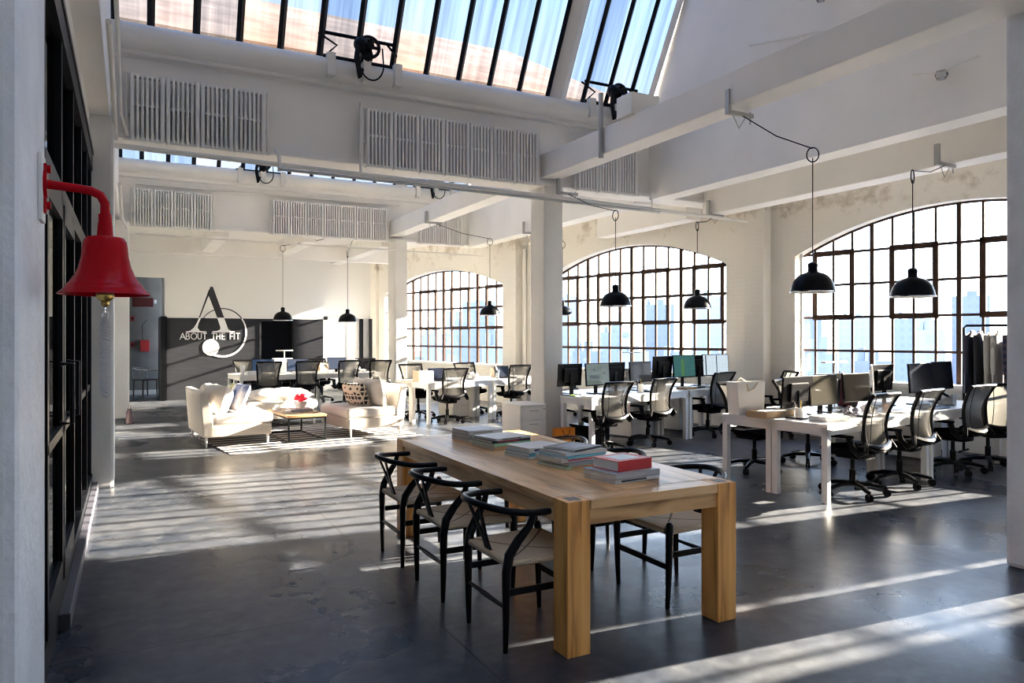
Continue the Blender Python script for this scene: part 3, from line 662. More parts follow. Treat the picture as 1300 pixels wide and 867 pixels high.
for i, (loc, zr, br, lab) in enumerate(PL):
    p = lamps[i]
    tag(p, lab, 'pendant lamp', 'black dome pendant lamps')
    L = zr - loc[2]; b = Vector(br) - Vector(loc)
    m = MB().cyl((0, 0, .28), (0, 0, L), .005, n=6)
    rb = p.rotation_euler[2]; bl = Matrix.Rotation(-rb, 3, 'Z') @ b
    dirb = Vector((bl.x, bl.y, 0)).normalized()
    m.tube([tuple(dirb * (.055 * cos(a) + .0) + Vector((0, 0, L + .03 + .07 * sin(a)))) for a in [2 * pi * q / 14 for q in range(14)]], .006, n=5, closed=True)
    mid = (Vector((0, 0, L + .06)) + bl) / 2 + Vector((0, 0, -.03))
    m.tube([(0, 0, L + .09), tuple(mid), tuple(bl)], .006, n=5)
    m.build('lamp_cord', BLACKPL, p)
    # bracket on the structure above
    t = empty('lamp_bracket', br, 0); tag(t, 'steel bracket for the cord of the lamp ' + lab.split(' pendant lamp')[1].strip().replace('over the nearest desks, ', '').replace('in front of', 'before'), 'bracket', 'pendant cord brackets')
    m = MB().b2(-.16, .16, -.02, .02, -.02, .02).b2(-.18, -.14, -.025, .025, -.02, .22); m.build('strut_channel', GALV, t)
    MB().tube([(-.1, 0, -.02), (-.02, 0, -.14), (.06, 0, -.03)], .006, n=5).cyl((.13, 0, -.08), (.13, 0, .04), .008, n=6).build('cord_hook', GALV, t)
tag(empty('x', (0, 0, 0)), None)
bpy.data.objects.remove(bpy.data.objects['x'])

# ------------------------------------------------------------------ bell
bl = empty('wall_bell', (-.24, 2.6, 1.98)); tag(bl, 'glossy red bell on a red pipe arm fixed to the white pillar at left', 'bell')
MB().b2(0, .012, -.05, .05, -.085, .115, bev=.003).build('wall_plate', DESKLEG, bl)
m = MB().cyl((.012, 0, .03), (.022, 0, .03), .042, n=20).cyl((.02, 0, -.035), (.03, 0, -.035), .012, n=8).cyl((.02, 0, .075), (.03, 0, .075), .012, n=8)
m.b2(.012, .02, -.018, .018, -.06, .09, bev=.003)
arm = [(.012, 0, .03), (.10, 0, .024), (.135, 0, .020), (.16, 0, .008), (.172, 0, -.015), (.173, 0, -.05)]
m.tube(arm, [.014, .013, .014, .014, .014, .014], n=12).cyl((.173, 0, -.05), (.173, 0, -.075), .019, n=14).cyl((.173, 0, -.075), (.173, 0, -.125), .020, .024, n=14)
m.build('arm', RED, bl, smooth=True)
prof = [(0, -.118), (.03, -.119), (.052, -.123), (.060, -.135), (.063, -.155), (.066, -.185), (.073, -.215), (.083, -.240), (.094, -.256), (.0955, -.259), (.098, -.262), (.106, -.272), (.1075, -.276), (.116, -.286), (.129, -.297), (.131, -.300), (.128, -.301), (.11, -.288), (.092, -.268), (.075, -.235), (.06, -.18), (.05, -.14), (0, -.13)]
MB().lathe(prof, 48, c=(.173, 0, .0)).build('bell_body', RED, bl, smooth=True)
cl = MB().sphere((.173, 0, -.302), .026, sc=(1, 1, .85)).cyl((.173, 0, -.28), (.173, 0, -.16), .006).sphere((.173, 0, -.327), .012); cl.build('clapper', BRASS, bl, smooth=True)
m = MB()
for k in range(2):
    z = -.343 - k * .020
    m.tube([(.173 + (.008 * cos(a) if k % 2 else 0), (0 if k % 2 else .008 * cos(a)), z + .014 * sin(a)) for a in [2 * pi * q / 10 for q in range(10)]], .0022, n=5, closed=True)
m.build('chain', CHROME, bl, smooth=True)
m = MB()
for q in range(3):
    pts = []
    for k in range(90):
        tt = k / 89; a = tt * 2 * pi * 8 + q * 2 * pi / 3; rr = .0095 * min(1, tt * 10, (1 - tt) * 8 + .3)
        pts.append((.173 + rr * cos(a), rr * sin(a), -.372 - .245 * tt))
    m.tube(pts, .0070, n=6)
m.build('braided_pull_rope', mat('pale_grey_rope', (.56, .54, .52), .85, bump=.5, bscale=400), bl, smooth=True)

# ------------------------------------------------------------------ big oak table
TB = empty('dining_table', (1.86, 2.97, 0)); tag(TB, 'long solid oak table with square legs standing in the foreground', 'table')
TX, TY, TZ, LG = 1.09, 2.52, .752, .132
m = MB().b2(0, TX, LG + .003, TY - LG - .003, TZ - .048, TZ, bev=.004)
for k in (1, 2, 3, 4, 5): m.b2(k * TX / 6 - .0008, k * TX / 6 + .0008, LG + .01, TY - LG - .01, TZ - .001, TZ + .0003)
m.build('table_top', OAK, TB)
for y0 in (0, TY - LG): MB().b2(LG + .003, TX - LG - .003, y0, y0 + LG, TZ - .048, TZ, bev=.004).build('end_board', OAKX, TB)
for x0 in (.016, TX - .05): MB().b2(x0, x0 + .034, LG, TY - LG, TZ - .125, TZ - .05).build('apron', OAK, TB)
for y0 in (.014, TY - .05): MB().b2(LG, TX - LG, y0, y0 + .036, TZ - .125, TZ - .05).build('apron', OAKX, TB)
for x in (0, TX - LG):
    for y in (0, TY - LG):
        MB().b2(0, LG, 0, LG, 0, TZ, bev=.004).build('leg', OAKLEG, TB, loc=(x, y, 0))
    # dark end-grain of the leg let into the top
        MB().b2(.03, LG - .03, .03, LG - .03, TZ - .01, TZ + .0008).build('end_grain', mat('end_grain_oak', (.16, .11, .075), .5, var=.3, vscale=60), TB, loc=(x, y, 0))

# ------------------------------------------------------------------ wishbone chairs (sitter faces +Y)
def wishbone():
    t = empty('wishbone_chair', (0, 0, 0))
    def arc(n=26):
        pts = []
        for k in range(n + 1):
            a = pi * (1 + k / n); x = .268 * cos(a); y = -.075 + .262 * sin(a)
            pts.append(Vector((x, y, .682 + .035 * max(0, -sin(a)) ** 2)))
        l = [Vector((-.266, -.012, .680)), Vector((-.268, -.04, .681))]; r = [Vector((.268, -.04, .681)), Vector((.266, -.012, .680))]
        return l + pts + r
    ap = arc(); n = len(ap)
    MB().tube(ap, [.015, .0185] + [.0175] * (n - 4) + [.0185, .015], n=12).build('back_rail', BLACKWOOD, t, smooth=True)
    for s in (-1, 1):
        MB().tube([(s * .215, -.235, 0), (s * .222, -.235, .12), (s * .228, -.235, .40), (s * .232, -.222, .48), (s * .245, -.18, .55), (s * .262, -.125, .62), (s * .268, -.105, .683)], [.013, .0165, .0235, .025, .023, .019, .015], n=12).build('rear_leg', BLACKWOOD, t, smooth=True)
        MB().tube([(s * .235, .215, 0), (s * .243, .215, .12), (s * .252, .215, .38), (s * .252, .215, .475), (s * .252, .215, .492)], [.013, .0165, .023, .022, .010], n=12).build('front_leg', BLACKWOOD, t, smooth=True)
        MB().box((s * .238, -.01, .30), (.016, .43, .034), bev=.005).build('side_stretcher', BLACKWOOD, t)
    MB().box((0, .215, .235), (.48, .016, .034), bev=.004).build('front_stretcher', BLACKWOOD, t)
    MB().tube([(-.22, -.235, .22), (0, -.235, .22), (.22, -.235, .22)], [.009, .015, .009], n=8).build('rear_stretcher', BLACKWOOD, t, smooth=True)
    m = MB()   # the Y shaped splat: one stem that forks towards the rail
    m.prism([(-.035, .43), (.035, .43), (.028, .50), (.034, .545), (.012, .555), (0, .535), (-.012, .555), (-.034, .545), (-.028, .50)], 'y', -.006, .006)
    m.prism([(.006, .545), (.034, .54), (.082, .725), (.064, .725)], 'y', -.006, .006).prism([(-.006, .545), (-.034, .54), (-.082, .725), (-.064, .725)], 'y', -.006, .006)
    M = Matrix.Translation((0, -.215, .43)) @ Matrix.Rotation(radians(19), 4, 'X') @ Matrix.Translation((0, 0, -.43))
    bmesh.ops.transform(m.bm, matrix=M, verts=m.bm.verts)
    m.build('splat', BLACKWOOD, t)
    # woven seat: dished top, rounded rails
    m = MB(); N = 16; g = {}
    def sx(v): return .218 + (.245 - .218) * (v + 1) / 2
    for i in range(N + 1):
        for j in range(N + 1):
            u = -1 + 2 * i / N; v = -1 + 2 * j / N; q = max(abs(u), abs(v))
            z = .452 - .016 * (1 - q ** 2) - (.010 if q > .99 else 0) + .006 * q ** 6
            g[i, j] = m.bm.verts.new((u * sx(v), v * .222 - .008, z))
    for i in range(N):
        for j in range(N): m.bm.faces.new((g[i, j], g[i + 1, j], g[i + 1, j + 1], g[i, j + 1]))
    for (x0, y0, x1, y1) in ((-.226, .218, .226, .218), (-.205, -.228, .205, -.228), (-.218, -.21, -.246, .20), (.218, -.21, .246, .20)):
        m.tube([(x0, y0, .437), (x1, y1, .437)], .0175, n=10)
    m.build('woven_seat', CORD, t, smooth=True)
    return t
wc = wishbone()
WC = [((1.865, 3.39, 0), -pi / 2, 'black wishbone chair nearest the camera, at the left side of the oak table'),
      ((1.855, 4.17, 0), -pi / 2, 'middle black wishbone chair on the left side of the oak table'),
      ((1.855, 4.88, 0), -pi / 2, 'black wishbone chair at the left side of the oak table farthest from the camera'),
      ((2.93, 3.50, 0), pi / 2, 'black wishbone chair seen between the two near table legs'),
      ((2.93, 4.27, 0), pi / 2, 'middle black wishbone chair behind the oak table, its rail showing above the top'),
      ((2.93, 5.02, 0), pi / 2, 'black wishbone chair behind the far end of the oak table beside the orange bag')]
for i, (l, r, lab) in enumerate(WC):
    if i == 0: wc.location = l; wc.rotation_euler = (0, 0, r); tag(wc, lab, 'chair', 'wishbone chairs round the oak table')
    else: dup(wc, l, r, lab)

# ------------------------------------------------------------------ books on the table
def colmat(c, r=.45): return mat('cover_%02x%02x%02x' % tuple(int(v * 255) for v in c), c, r)
def book(cx, cy, z, w, d, t, rz, cover, label, group, hard=True, spine=None, cat='book', topc=None):
    b = empty('book', (cx, cy, z), rz); tag(b, label, cat, group)
    e = .006 if hard else .003; ct = .0034 if hard else .0022
    m = MB().b2(-w / 2, w / 2, -d / 2, d / 2, 0, ct).b2(-w / 2, w / 2, -d / 2, d / 2, t - ct, t).b2(-w / 2, w / 2, -d / 2, -d / 2 + ct, 0, t)
    m.build('cover', colmat(cover), b)
    MB().b2(-w / 2 + e, w / 2 - e, -d / 2 + ct + .0005, d / 2 - e, ct, t - ct).build('pages', PAPER, b)
    if spine: 
        MB().b2(-w * .36, w * .2, -d / 2 - .0006, -d / 2 + .001, t * .3, t * .72).build('spine_print', colmat(spine), b)
    if topc:
        MB().b2(-w * .30, w * .30, -d * .30, d * .32, t - .0005, t + .0006).build('cover_print', colmat(topc), b)
    return b
stacks = [  # centre x, y, rot, list of (w, d, t, dx, dy, drot, cover, spine, topc, hard, words)
 ((2.46, 3.36), 6, 'stack nearest the camera', [
   (.33, .27, .022, 0, 0, 0, (.70, .72, .74), (.02, .02, .03), None, True, 'grey hardcover book with a black spine band, lowest'),
   (.335, .275, .030, .0, .0, 1, (.42, .45, .48), None, (.75, .77, .8), True, 'large glossy white book under the red one'),
   (.26, .215, .058, .02, .02, 2, (.50, .006, .012), None, (.62, .68, .70), True, 'thick book with bright red spine, topmost')]),
 ((2.45, 3.86), 9, 'second stack from the camera', [
   (.34, .28, .016, 0, 0, 0, (.36, .58, .40), (.75, .14, .04), None, False, 'greenish magazine with an orange spine strip, lowest'),
   (.335, .275, .020, .01, 0, 2, (.30, .34, .38), None, None, True, 'grey book second from the bottom'),
   (.34, .27, .024, -.01, .01, -2, (.72, .66, .62), (.70, .10, .16), None, False, 'thick magazine with a pinkish spine'),
   (.33, .27, .014, .0, 0, 3, (.16, .52, .66), None, None, False, 'thin light blue magazine'),
   (.335, .27, .020, .01, .01, -1, (.72, .72, .70), None, None, True, 'off-white book just under the top one'),
   (.29, .25, .012, .02, .02, 12, (.03, .03, .045), (.02, .02, .03), (.13, .13, .20), False, 'dark slate-blue magazine lying askew')]),
 ((2.41, 4.27), 10, 'low middle stack', [
   (.31, .26, .016, 0, 0, 0, (.70, .74, .76), None, None, False, 'white magazine, lowest'),
   (.30, .25, .022, 0, 0, 2, (.10, .36, .52), None, None, False, 'blue-edged magazine in the middle'),
   (.30, .25, .030, .01, 0, -1, (.78, .78, .76), (.03, .03, .14), None, False, 'thick white book with navy spine block, topmost')]),
 ((2.40, 4.74), 9, 'stack second from the far end', [
   (.33, .29, .020, 0, 0, 0, (.62, .36, .20), None, None, False, 'tan magazine, lowest'),
   (.33, .28, .022, .0, 0, 1, (.34, .66, .46), None, None, False, 'pale green magazine'),
   (.33, .28, .018, .0, .01, -2, (.03, .03, .035), (.55, .05, .12), None, False, 'black magazine with a crimson spine block'),
   (.32, .27, .014, .01, 0, 3, (.76, .78, .78), (.03, .03, .03), None, False, 'white magazine with black spine tip, topmost')]),
 ((2.40, 5.16), 5, 'far-end stack', [
   (.30, .28, .018, 0, 0, 0, (.80, .80, .78), (.04, .04, .05), None, True, 'white book with dark spine line, lowest'),
   (.30, .28, .032, 0, 0, 1, (.34, .36, .38), None, None, True, 'thick mid grey book in the middle'),
   (.30, .28, .030, .0, 0, 0, (.70, .72, .73), (.35, .37, .38), None, True, 'thick silver-grey book, topmost')])]
for (cx, cy), r0, where, bs in stacks:
    z = TZ + .001
    for (w_, d_, t_, dx, dy, dr_, cov, sp_, tc_, hd, words) in bs:
        book(cx + dx, cy + dy, z, w_, d_, t_, radians(r0 + dr_), cov, words + ' of the ' + where, 'books stacked on the oak table', hd, sp_, topc=tc_)
        z += t_ + .0006

# ------------------------------------------------------------------ office chairs
def office_chair():
    t = empty('office_chair', (0, 0, 0))
    for k in range(5):
        a = 2 * pi * k / 5 + .35; c_, s_ = cos(a), sin(a)
        MB().tube([(.03 * c_, .03 * s_, .115), (.16 * c_, .16 * s_, .112), (.30 * c_, .30 * s_, .082)], [.034, .029, .021], n=8, flat=.8).build('base_leg', BLACKPL, t, smooth=True)
        b_ = .35
        m = MB()
        for o in (-.014, .014):
            p0 = Vector((.305 * c_ - s_ * (o - .009), .305 * s_ + c_ * (o - .009), .036)); p1 = Vector((.305 * c_ - s_ * (o + .009), .305 * s_ + c_ * (o + .009), .036)); m.cyl(p0, p1, .036, n=14)
        m.cyl((.305 * c_, .305 * s_, .03), (.305 * c_, .305 * s_, .085), .010, n=8)
        m.build('caster', BLACKPL, t, smooth=True)
    MB().cyl((0, 0, .09), (0, 0, .25), .030, n=14).cyl((0, 0, .25), (0, 0, .41), .020, n=12).box((0, -.03, .405), (.22, .30, .08), bev=.025).build('gas_post', BLACKPL, t, smooth=True)
    m = MB(); N = 12; g = {}
    for sd_ in (1, 0):
        for i in range(N + 1):
            for j in range(N + 1):
                u = -1 + 2 * i / N; v = -1 + 2 * j / N
                x = u * math.sqrt(1 - .42 * v * v) * .26; y = v * math.sqrt(1 - .42 * u * u) * .25 + .03
                q = min(1, math.sqrt(u * u * (1 - .0) + v * v) / 1.414); f = (1 - q ** 5)
                z = (.490 + .012 * v * v * (1 if v < 0 else -1.2) - .03 * (1 - f)) if sd_ else .490 - .085 * f - .03 * (1 - f)
                if max(abs(u), abs(v)) > .999 and not sd_: g[sd_, i, j] = g[1, i, j]; continue
                g[sd_, i, j] = m.bm.verts.new((x, y, z))
        for i in range(N):
            for j in range(N): m.bm.faces.new((g[sd_, i, j], g[sd_, i + 1, j], g[sd_, i + 1, j + 1], g[sd_, i, j + 1]))
    m.build('seat', BLACKMATT, t, smooth=True)
    # backrest outline
    def yb(z):  # S curve
        q = (z - .50) / .50
        return -.245 + .075 * sin(q * pi * .9) - .105 * q
    def hw(z):
        q = (z - .50) / .50
        return .205 - .016 * sin(q * pi) + .045 * q
    zs = [.50 + .50 * k / 12 for k in range(13)]
    lp = [(-hw(z), yb(z), z) for z in zs]; rp_ = [(hw(z), yb(z), z) for z in zs]
    loop = lp + [(x, yb(1.0) - .004, 1.002) for x in (-.12, 0, .12)] + rp_[::-1] + [(x, yb(.50) - .03, .505) for x in (.12, 0, -.12)]
    MB().tube(loop, .019, n=8, closed=True).build('back_frame', BLACKPL, t, smooth=True)
    MB().tube([(-hw(1), yb(1) - .004, 1.004), (0, yb(1) - .012, 1.010), (hw(1), yb(1) - .004, 1.004)], .015, n=8, flat=.8).build('top_rail', BLACKPL, t, smooth=True)
    m = MB(); G = []
    for z in zs: G.append([m.bm.verts.new((hw(z) * u, yb(z) - .03 * (1 - u * u), z)) for u in [-1 + k / 5 for k in range(11)]])
    for r0, r1 in zip(G, G[1:]):
        for k in range(10): m.bm.faces.new((r0[k], r0[k + 1], r1[k + 1], r1[k]))
    m.build('mesh_back', MESHFAB, t, smooth=True)
    for s_ in (-1, 1):
        MB().tube([(s_ * (hw(z) - .03 - .055 * sin((z - .50) / .50 * pi)), yb(z) - .028, z) for z in zs], .004, n=5).build('mesh_seam', BLACKPL, t)
    m = MB().tube([(-.12, -.275, .52), (-.10, -.26, .45), (-.02, -.10, .42), (.02, -.10, .42), (.10, -.26, .45), (.12, -.275, .52)], .018, n=8).tube([(-.215, -.25, .53), (-.1, -.285, .495), (0, -.295, .485), (.1, -.285, .495), (.215, -.25, .53)], [.022, .034, .040, .034, .022], n=8)
    m.build('back_support', BLACKPL, t, smooth=True)
    for s_ in (-1, 1):
        a_ = MB().tube([(s_ * .215, -.245, .54), (s_ * .262, -.27, .47), (s_ * .285, -.22, .44), (s_ * .285, -.15, .50), (s_ * .285, -.12, .59)], .023, n=8, flat=1.5)
        a_.build('arm_support', BLACKPL, t, smooth=True)
        MB().box((s_ * .28, -.04, .60), (.065, .22, .028), bev=.012).build('arm_pad', BLACKMATT, t)
    return t
oc = office_chair(); oc_used = [False]
def chair(x, y, rz, label, s=1.0, spin=0):
    if not oc_used[0]:
        oc_used[0] = True; oc.location = (x, y, 0); oc.rotation_euler = (0, 0, rz); c = oc; tag(c, label, 'chair', 'black office chairs with mesh backs')
    else: c = dup(oc, (x, y, 0), rz, label)
    c.scale = (1, 1, s); return c

# ------------------------------------------------------------------ desks
def desk(ox, oy, rz, L, D, label, h=.735, group='white desks'):
    t = empty('desk', (ox, oy, 0), rz); tag(t, label, 'desk', group)
    MB().b2(-.005, L + .005, -.005, D + .0, h - .028, h, bev=.003).build('desk_top', DESK, t)
    m = MB().b2(.0, L, .0, .025, h - .105, h - .03).b2(0, L, D - .03, D - .005, h - .105, h - .03).b2(0, .025, 0, D, h - .105, h - .03).b2(L - .025, L, 0, D, h - .105, h - .03)
    m.build('desk_apron', DESKLEG, t)
    for x in (0, L - .06):
        for y in (0, D - .065): MB().b2(x, x + .06, y, y + .06, 0, h - .028, bev=.003).build('leg', DESKLEG, t)
    return t
def frame(ox, oy, deg):
    r = radians(deg); u = Vector((cos(r), sin(r))); v = Vector((-sin(r), cos(r)))
    def at(a, b): q = Vector((ox, oy)) + u * a + v * b; return q.x, q.y
    return at, r
# right cluster
aR, rR = frame(5.70, 4.60, 7.5)
def dk(at, r, a, b, L, D, label, group): x, y = at(a, b); return desk(x, y, r, L, D, label, group=group)
GR = 'white desks of the nearest cluster'
dk(aR, rR, 0, 0, 1.93, .595, 'white desk at the near left corner of the nearest desk cluster', GR)
dk(aR, rR, 0, .60, 1.93, .595, 'white desk carrying the tall paper bag at the left end of the nearest cluster', GR)
dk(aR, rR, 1.97, 0, 1.78, .595, 'white desk of the nearest cluster in front of the clothes rack', GR)
dk(aR, rR, 1.97, .60, 1.78, .595, 'white desk of the nearest cluster under the nearest arched window', GR)
# middle cluster
aM, rM = frame(5.40, 8.02, 13)
GM = 'white desks of the middle cluster'
dk(aM, rM, 0, 0, 2.12, .595, 'white desk right of the middle column with two monitors and a pen pot', GM)
dk(aM, rM, 2.16, 0, 1.35, .595, 'white desk of the middle cluster below the green spreadsheet screen', GM)
dk(aM, rM, .42, .60, 1.70, .595, 'white desk on the window side of the middle cluster beside the column', GM)
dk(aM, rM, 2.16, .60, 1.22, .595, 'white desk on the window side of the middle cluster by the brick pier', GM)
# left cluster
aL, rL = frame(4.62, 11.95, 11)
GL = 'white desks before the far arched window'
dk(aL, rL, 0, 0, 1.40, .595, 'white desk end just right of the cream sofa before the far window', GL)
dk(aL, rL, 1.44, 0, 1.40, .595, 'white desk half hidden by the white drawer pedestal', GL)
dk(aL, rL, 0, .60, 1.40, .595, 'white desk on the window side behind the cream sofa', GL)
dk(aL, rL, 1.44, .60, 1.40, .595, 'white desk on the window side below the far arched window', GL)
# far cluster
aF, rF = frame(2.02, 15.9, 5)
GF = 'white desks in front of the logo wall'
dk(aF, rF, 0, 0, 1.56, .595, 'white desk left of the red flowers before the dark logo wall', GF)
dk(aF, rF, 1.60, 0, 1.50, .595, 'white desk left of the far column', GF)
dk(aF, rF, 0, .60, 1.56, .595, 'white desk nearest the dark wall under the logo', GF)
dk(aF, rF, 1.60, .60, 1.50, .595, 'white desk nearest the bright back wall', GF)

chair(6.26, 4.76, radians(9), 'office chair at the near left desk, the nearest one with sunlight on its mesh back')
chair(7.14, 4.87, radians(9), 'office chair second from the left in the nearest row')
chair(8.33, 5.03, radians(4), 'office chair third from the left in the nearest row, left of the clothes rack')
chair(9.0, 5.02, radians(-22), 'office chair partly behind the right pillar below the clothes rack')
chair(6.38, 6.14, radians(187), 'office chair behind the tall white paper bag, its seat seen through the desk frame')
chair(7.36, 6.22, radians(200), 'office chair on the window side behind the nearest black monitor')
chair(8.7, 6.45, radians(180), 'office chair on the window side at the second desk of the nearest cluster')
chair(5.66, 8.14, radians(8), 'office chair just right of the middle column with a warm lit back', .94, 1)
chair(6.60, 8.37, radians(12), 'office chair in the middle row left of the double desk leg', .95)
chair(8.00, 8.66, radians(10), 'office chair in front of the white striped monitor', .99)
chair(8.78, 8.12, radians(65), 'office chair turned sideways beside the brick pier', 1.0)
chair(7.45, 9.85, radians(190), 'office chair on the window side of the middle cluster', .98)
chair(7.42, 12.15, radians(20), 'office chair seen in the gap just right of the middle column')
chair(5.05, 12.12, radians(6), 'office chair with sunlit back before the far arched window', .98)
chair(6.5, 12.42, radians(8), 'office chair left of the middle column above the drawer pedestal')
chair(4.9, 13.2, radians(188), 'office chair on the window side just right of the far column')
chair(6.15, 13.42, radians(190), 'office chair on the window side behind the desk with the laptop')
chair(2.50, 15.78, radians(4), 'office chair before the logo wall, leftmost of the four in front of the desks', 1.02)
chair(3.28, 15.83, radians(6), 'office chair before the dark panel recess, second from left in the far row', 1.02)
chair(4.16, 15.83, radians(8), 'office chair third in the far row, with a sunlit back', 1.02)
chair(4.82, 15.72, radians(6), 'office chair at the right end of the far row, cut by the far column', 1.02)
chair(2.35, 17.3, radians(184), 'office chair at the wall side of the far desks, leftmost', 1.0)
chair(3.15, 17.4, radians(176), 'office chair at the wall side of the far desks, second from left', 1.0)
chair(4.0, 17.5, radians(184), 'office chair at the wall side of the far desks, right of the recess', 1.0)

# ------------------------------------------------------------------ things on the desks
DH = .736
SCR_DARK = mat('unlit_monitor_glass', (.005, .007, .014), .2, spec=.10)
SCR_GREY = mat('grey_reflection_screen', (.030, .028, .023), .07, spec=.15)  # grey of a reflection put into the screen's own colour
def screen_grid(name, cols, strength):
    m, nt, b = newmat(name); N = nt.nodes.new; L = nt.links.new
    tc = N('ShaderNodeTexCoord'); sp = N('ShaderNodeSeparateXYZ'); L(tc.outputs['Object'], sp.inputs[0])
    cb = N('ShaderNodeCombineXYZ'); L(sp.outputs['X'], cb.inputs[0]); L(sp.outputs['Z'], cb.inputs[1])
    br = N('ShaderNodeTexBrick'); br.offset = 0; br.inputs['Scale'].default_value = 1; br.inputs['Brick Width'].default_value = .075; br.inputs['Row Height'].default_value = .022; br.inputs['Mortar Size'].default_value = .002
    br.inputs['Color1'].default_value = (*cols[0], 1); br.inputs['Color2'].default_value = (*cols[1], 1); br.inputs['Mortar'].default_value = (*cols[2], 1); L(cb.outputs[0], br.inputs['Vector'])
    b.inputs['Base Color'].default_value = (.01, .01, .01, 1); b.inputs['Roughness'].default_value = .08; b.inputs['Specular IOR Level'].default_value = .1
    L(br.outputs['Color'], b.inputs['Emission Color']); b.inputs['Emission Strength'].default_value = strength
    return m
SCR_PAGE = screen_grid('web_page_screen', ((.13, .17, .15), (.16, .20, .18), (.10, .13, .12)), .45)
SCR_GREEN = screen_grid('spreadsheet_screen', ((.05, .16, .14), (.04, .13, .14), (.03, .09, .09)), .5)
SCR_TEXT = screen_grid('grey_text_screen', ((.06, .06, .065), (.08, .08, .085), (.04, .04, .04)), .3)
SCR_BRIGHT = screen_grid('pale_striped_screen', ((.55, .66, .74), (.60, .70, .76), (.40, .50, .58)), .6)
SCR_BLUE = emis('blue_desktop_screen', (.02, .055, .12), .45, base=(.01, .012, .02))
def monitor(x, y, rz, label, scr=SCR_DARK, w=.50, h=.31, top=1.16, body=BLACKPL, tilt=-4, group='monitors on the desks', extra=None):
    t = empty('monitor', (x, y, DH + .001), rz); tag(t, label, 'monitor', group); zc = top - DH - h / 2
    M = Matrix.Translation((0, 0, zc)) @ Matrix.Rotation(radians(tilt), 4, 'X')
    def bt(m, name, mt, p=t):
        bmesh.ops.transform(m.bm, matrix=M, verts=m.bm.verts); return m.build(name, mt, p)
    bt(MB().b2(-w / 2, w / 2, 0, .022, -h / 2, h / 2, bev=.004).b2(-w * .3, w * .3, .02, .045, -h * .3, h * .3, bev=.01), 'housing', body)
    s_ = bt(MB().b2(-w / 2 + .012, w / 2 - .012, -.0015, .001, -h / 2 + .016, h / 2 - .012), 'screen', scr)
    if extra:
        for (x0, x1, z0, z1, mt) in extra: bt(MB().b2(-w / 2 + x0 * w, -w / 2 + x1 * w, -.0028, -.0015, -h / 2 + z0 * h, -h / 2 + z1 * h), 'screen_window', mt)
    MB().b2(-.03, .03, .035, .055, .01, zc + .02).b2(-.11, .11, -.05, .13, 0, .012, bev=.004).build('stand', body if body is not DESK else GALV, t)
    return t
def item(at, a, b, z=DH + .001): x, y = at(a, b); return (x, y, z)
def laptop(at, r, a, b, rz, label, body=BLACKPL, scr=SCR_DARK, w=.33):
    t = empty('laptop', item(at, a, b), r + rz); tag(t, label, 'laptop', 'laptops on the desks')
    MB().b2(-w / 2, w / 2, -.12, .11, 0, .016, bev=.003).build('keyboard_base', body, t)
    m = MB().b2(-w / 2, w / 2, -.004, .004, 0, .22, bev=.003); M = Matrix.Translation((0, .11, .014)) @ Matrix.Rotation(radians(-14), 4, 'X')
    bmesh.ops.transform(m.bm, matrix=M, verts=m.bm.verts); m.build('lid', body, t)
    m = MB().b2(-w / 2 + .01, w / 2 - .01, -.0055, -.0038, .012, .21); bmesh.ops.transform(m.bm, matrix=M, verts=m.bm.verts); m.build('screen', scr, t)
def papers(loc, rz, label, w=.3, d=.22, h=.02, m=PAPER, cat='paper'):
    t = MB()
    n = max(2, int(h / .008))
    for k in range(n): t.box((random.uniform(-.006, .006), random.uniform(-.006, .006), h * (k + .5) / n), (w, d, h / n * .96), rz=random.uniform(-.05, .05))
    o = t.build('paper_stack', m, loc=loc, rz=rz); return tag(o, label, cat)
def pot(loc, label, m, r=.04, h=.10, pens=5, name='pen_pot'):
    t = empty(name, loc); tag(t, label, 'pen pot')
    MB().lathe([(0, 0), (r, 0), (r * 1.04, h), (r * .92, h), (r * .9, .006), (0, .006)], 20).build('pot', m, t, smooth=True)
    for k in range(pens):
        a = k * 2.1; p1 = (r * 1.1 * cos(a), r * 1.1 * sin(a), h + .03 + .02 * (k % 3))
        MB().cyl((r * .3 * cos(a), r * .3 * sin(a), .01), p1, .0042, n=6).build('pen', [BLACKPL, mat('red_pen', (.5, .03, .03), .4), mat('yellow_pencil', (.7, .45, .05), .5), mat('blue_pen', (.03, .08, .4), .4), DESK][k % 5], t)
def mug(loc, label, m, r=.04, h=.09):
    t = empty('mug', loc); tag(t, label, 'mug')
    MB().lathe([(0, 0), (r * .9, 0), (r, .01), (r, h), (r * .92, h), (r * .9, .01), (0, .01)], 24).build('cup', m, t, smooth=True)
    MB().tube([(r, 0, h * .8), (r + .028, 0, h * .72), (r + .03, 0, h * .4), (r, 0, h * .25)], .005, n=6).build('handle', m, t, smooth=True)
def keyboard(loc, rz, label, m=BLACKPL):
    o = MB().b2(-.21, .21, -.06, .06, 0, .012, bev=.004)
    for r_ in range(4): o.b2(-.195, .195, -.048 + r_ * .025, -.030 + r_ * .025, .010, .017, bev=.002)
    tag(o.build('keyboard', m, loc=loc, rz=rz), label, 'keyboard')
def crumple(loc, rz, label, s, m, cat='clutter', name='heap', seed=1):
    rr = random.Random(seed); b = MB(); q = bmesh.ops.create_icosphere(b.bm, subdivisions=3, radius=1)
    for v in q['verts']:
        f = 1 + .22 * sin(v.co.x * 5 + seed) * cos(v.co.y * 4 + seed * 2) + rr.uniform(-.07, .07); v.co = Vector((v.co.x * s[0] * f, v.co.y * s[1] * f, max(0, (v.co.z + .6)) * s[2] * f))
    return tag(b.build(name, m, loc=loc, rz=rz), label, cat)

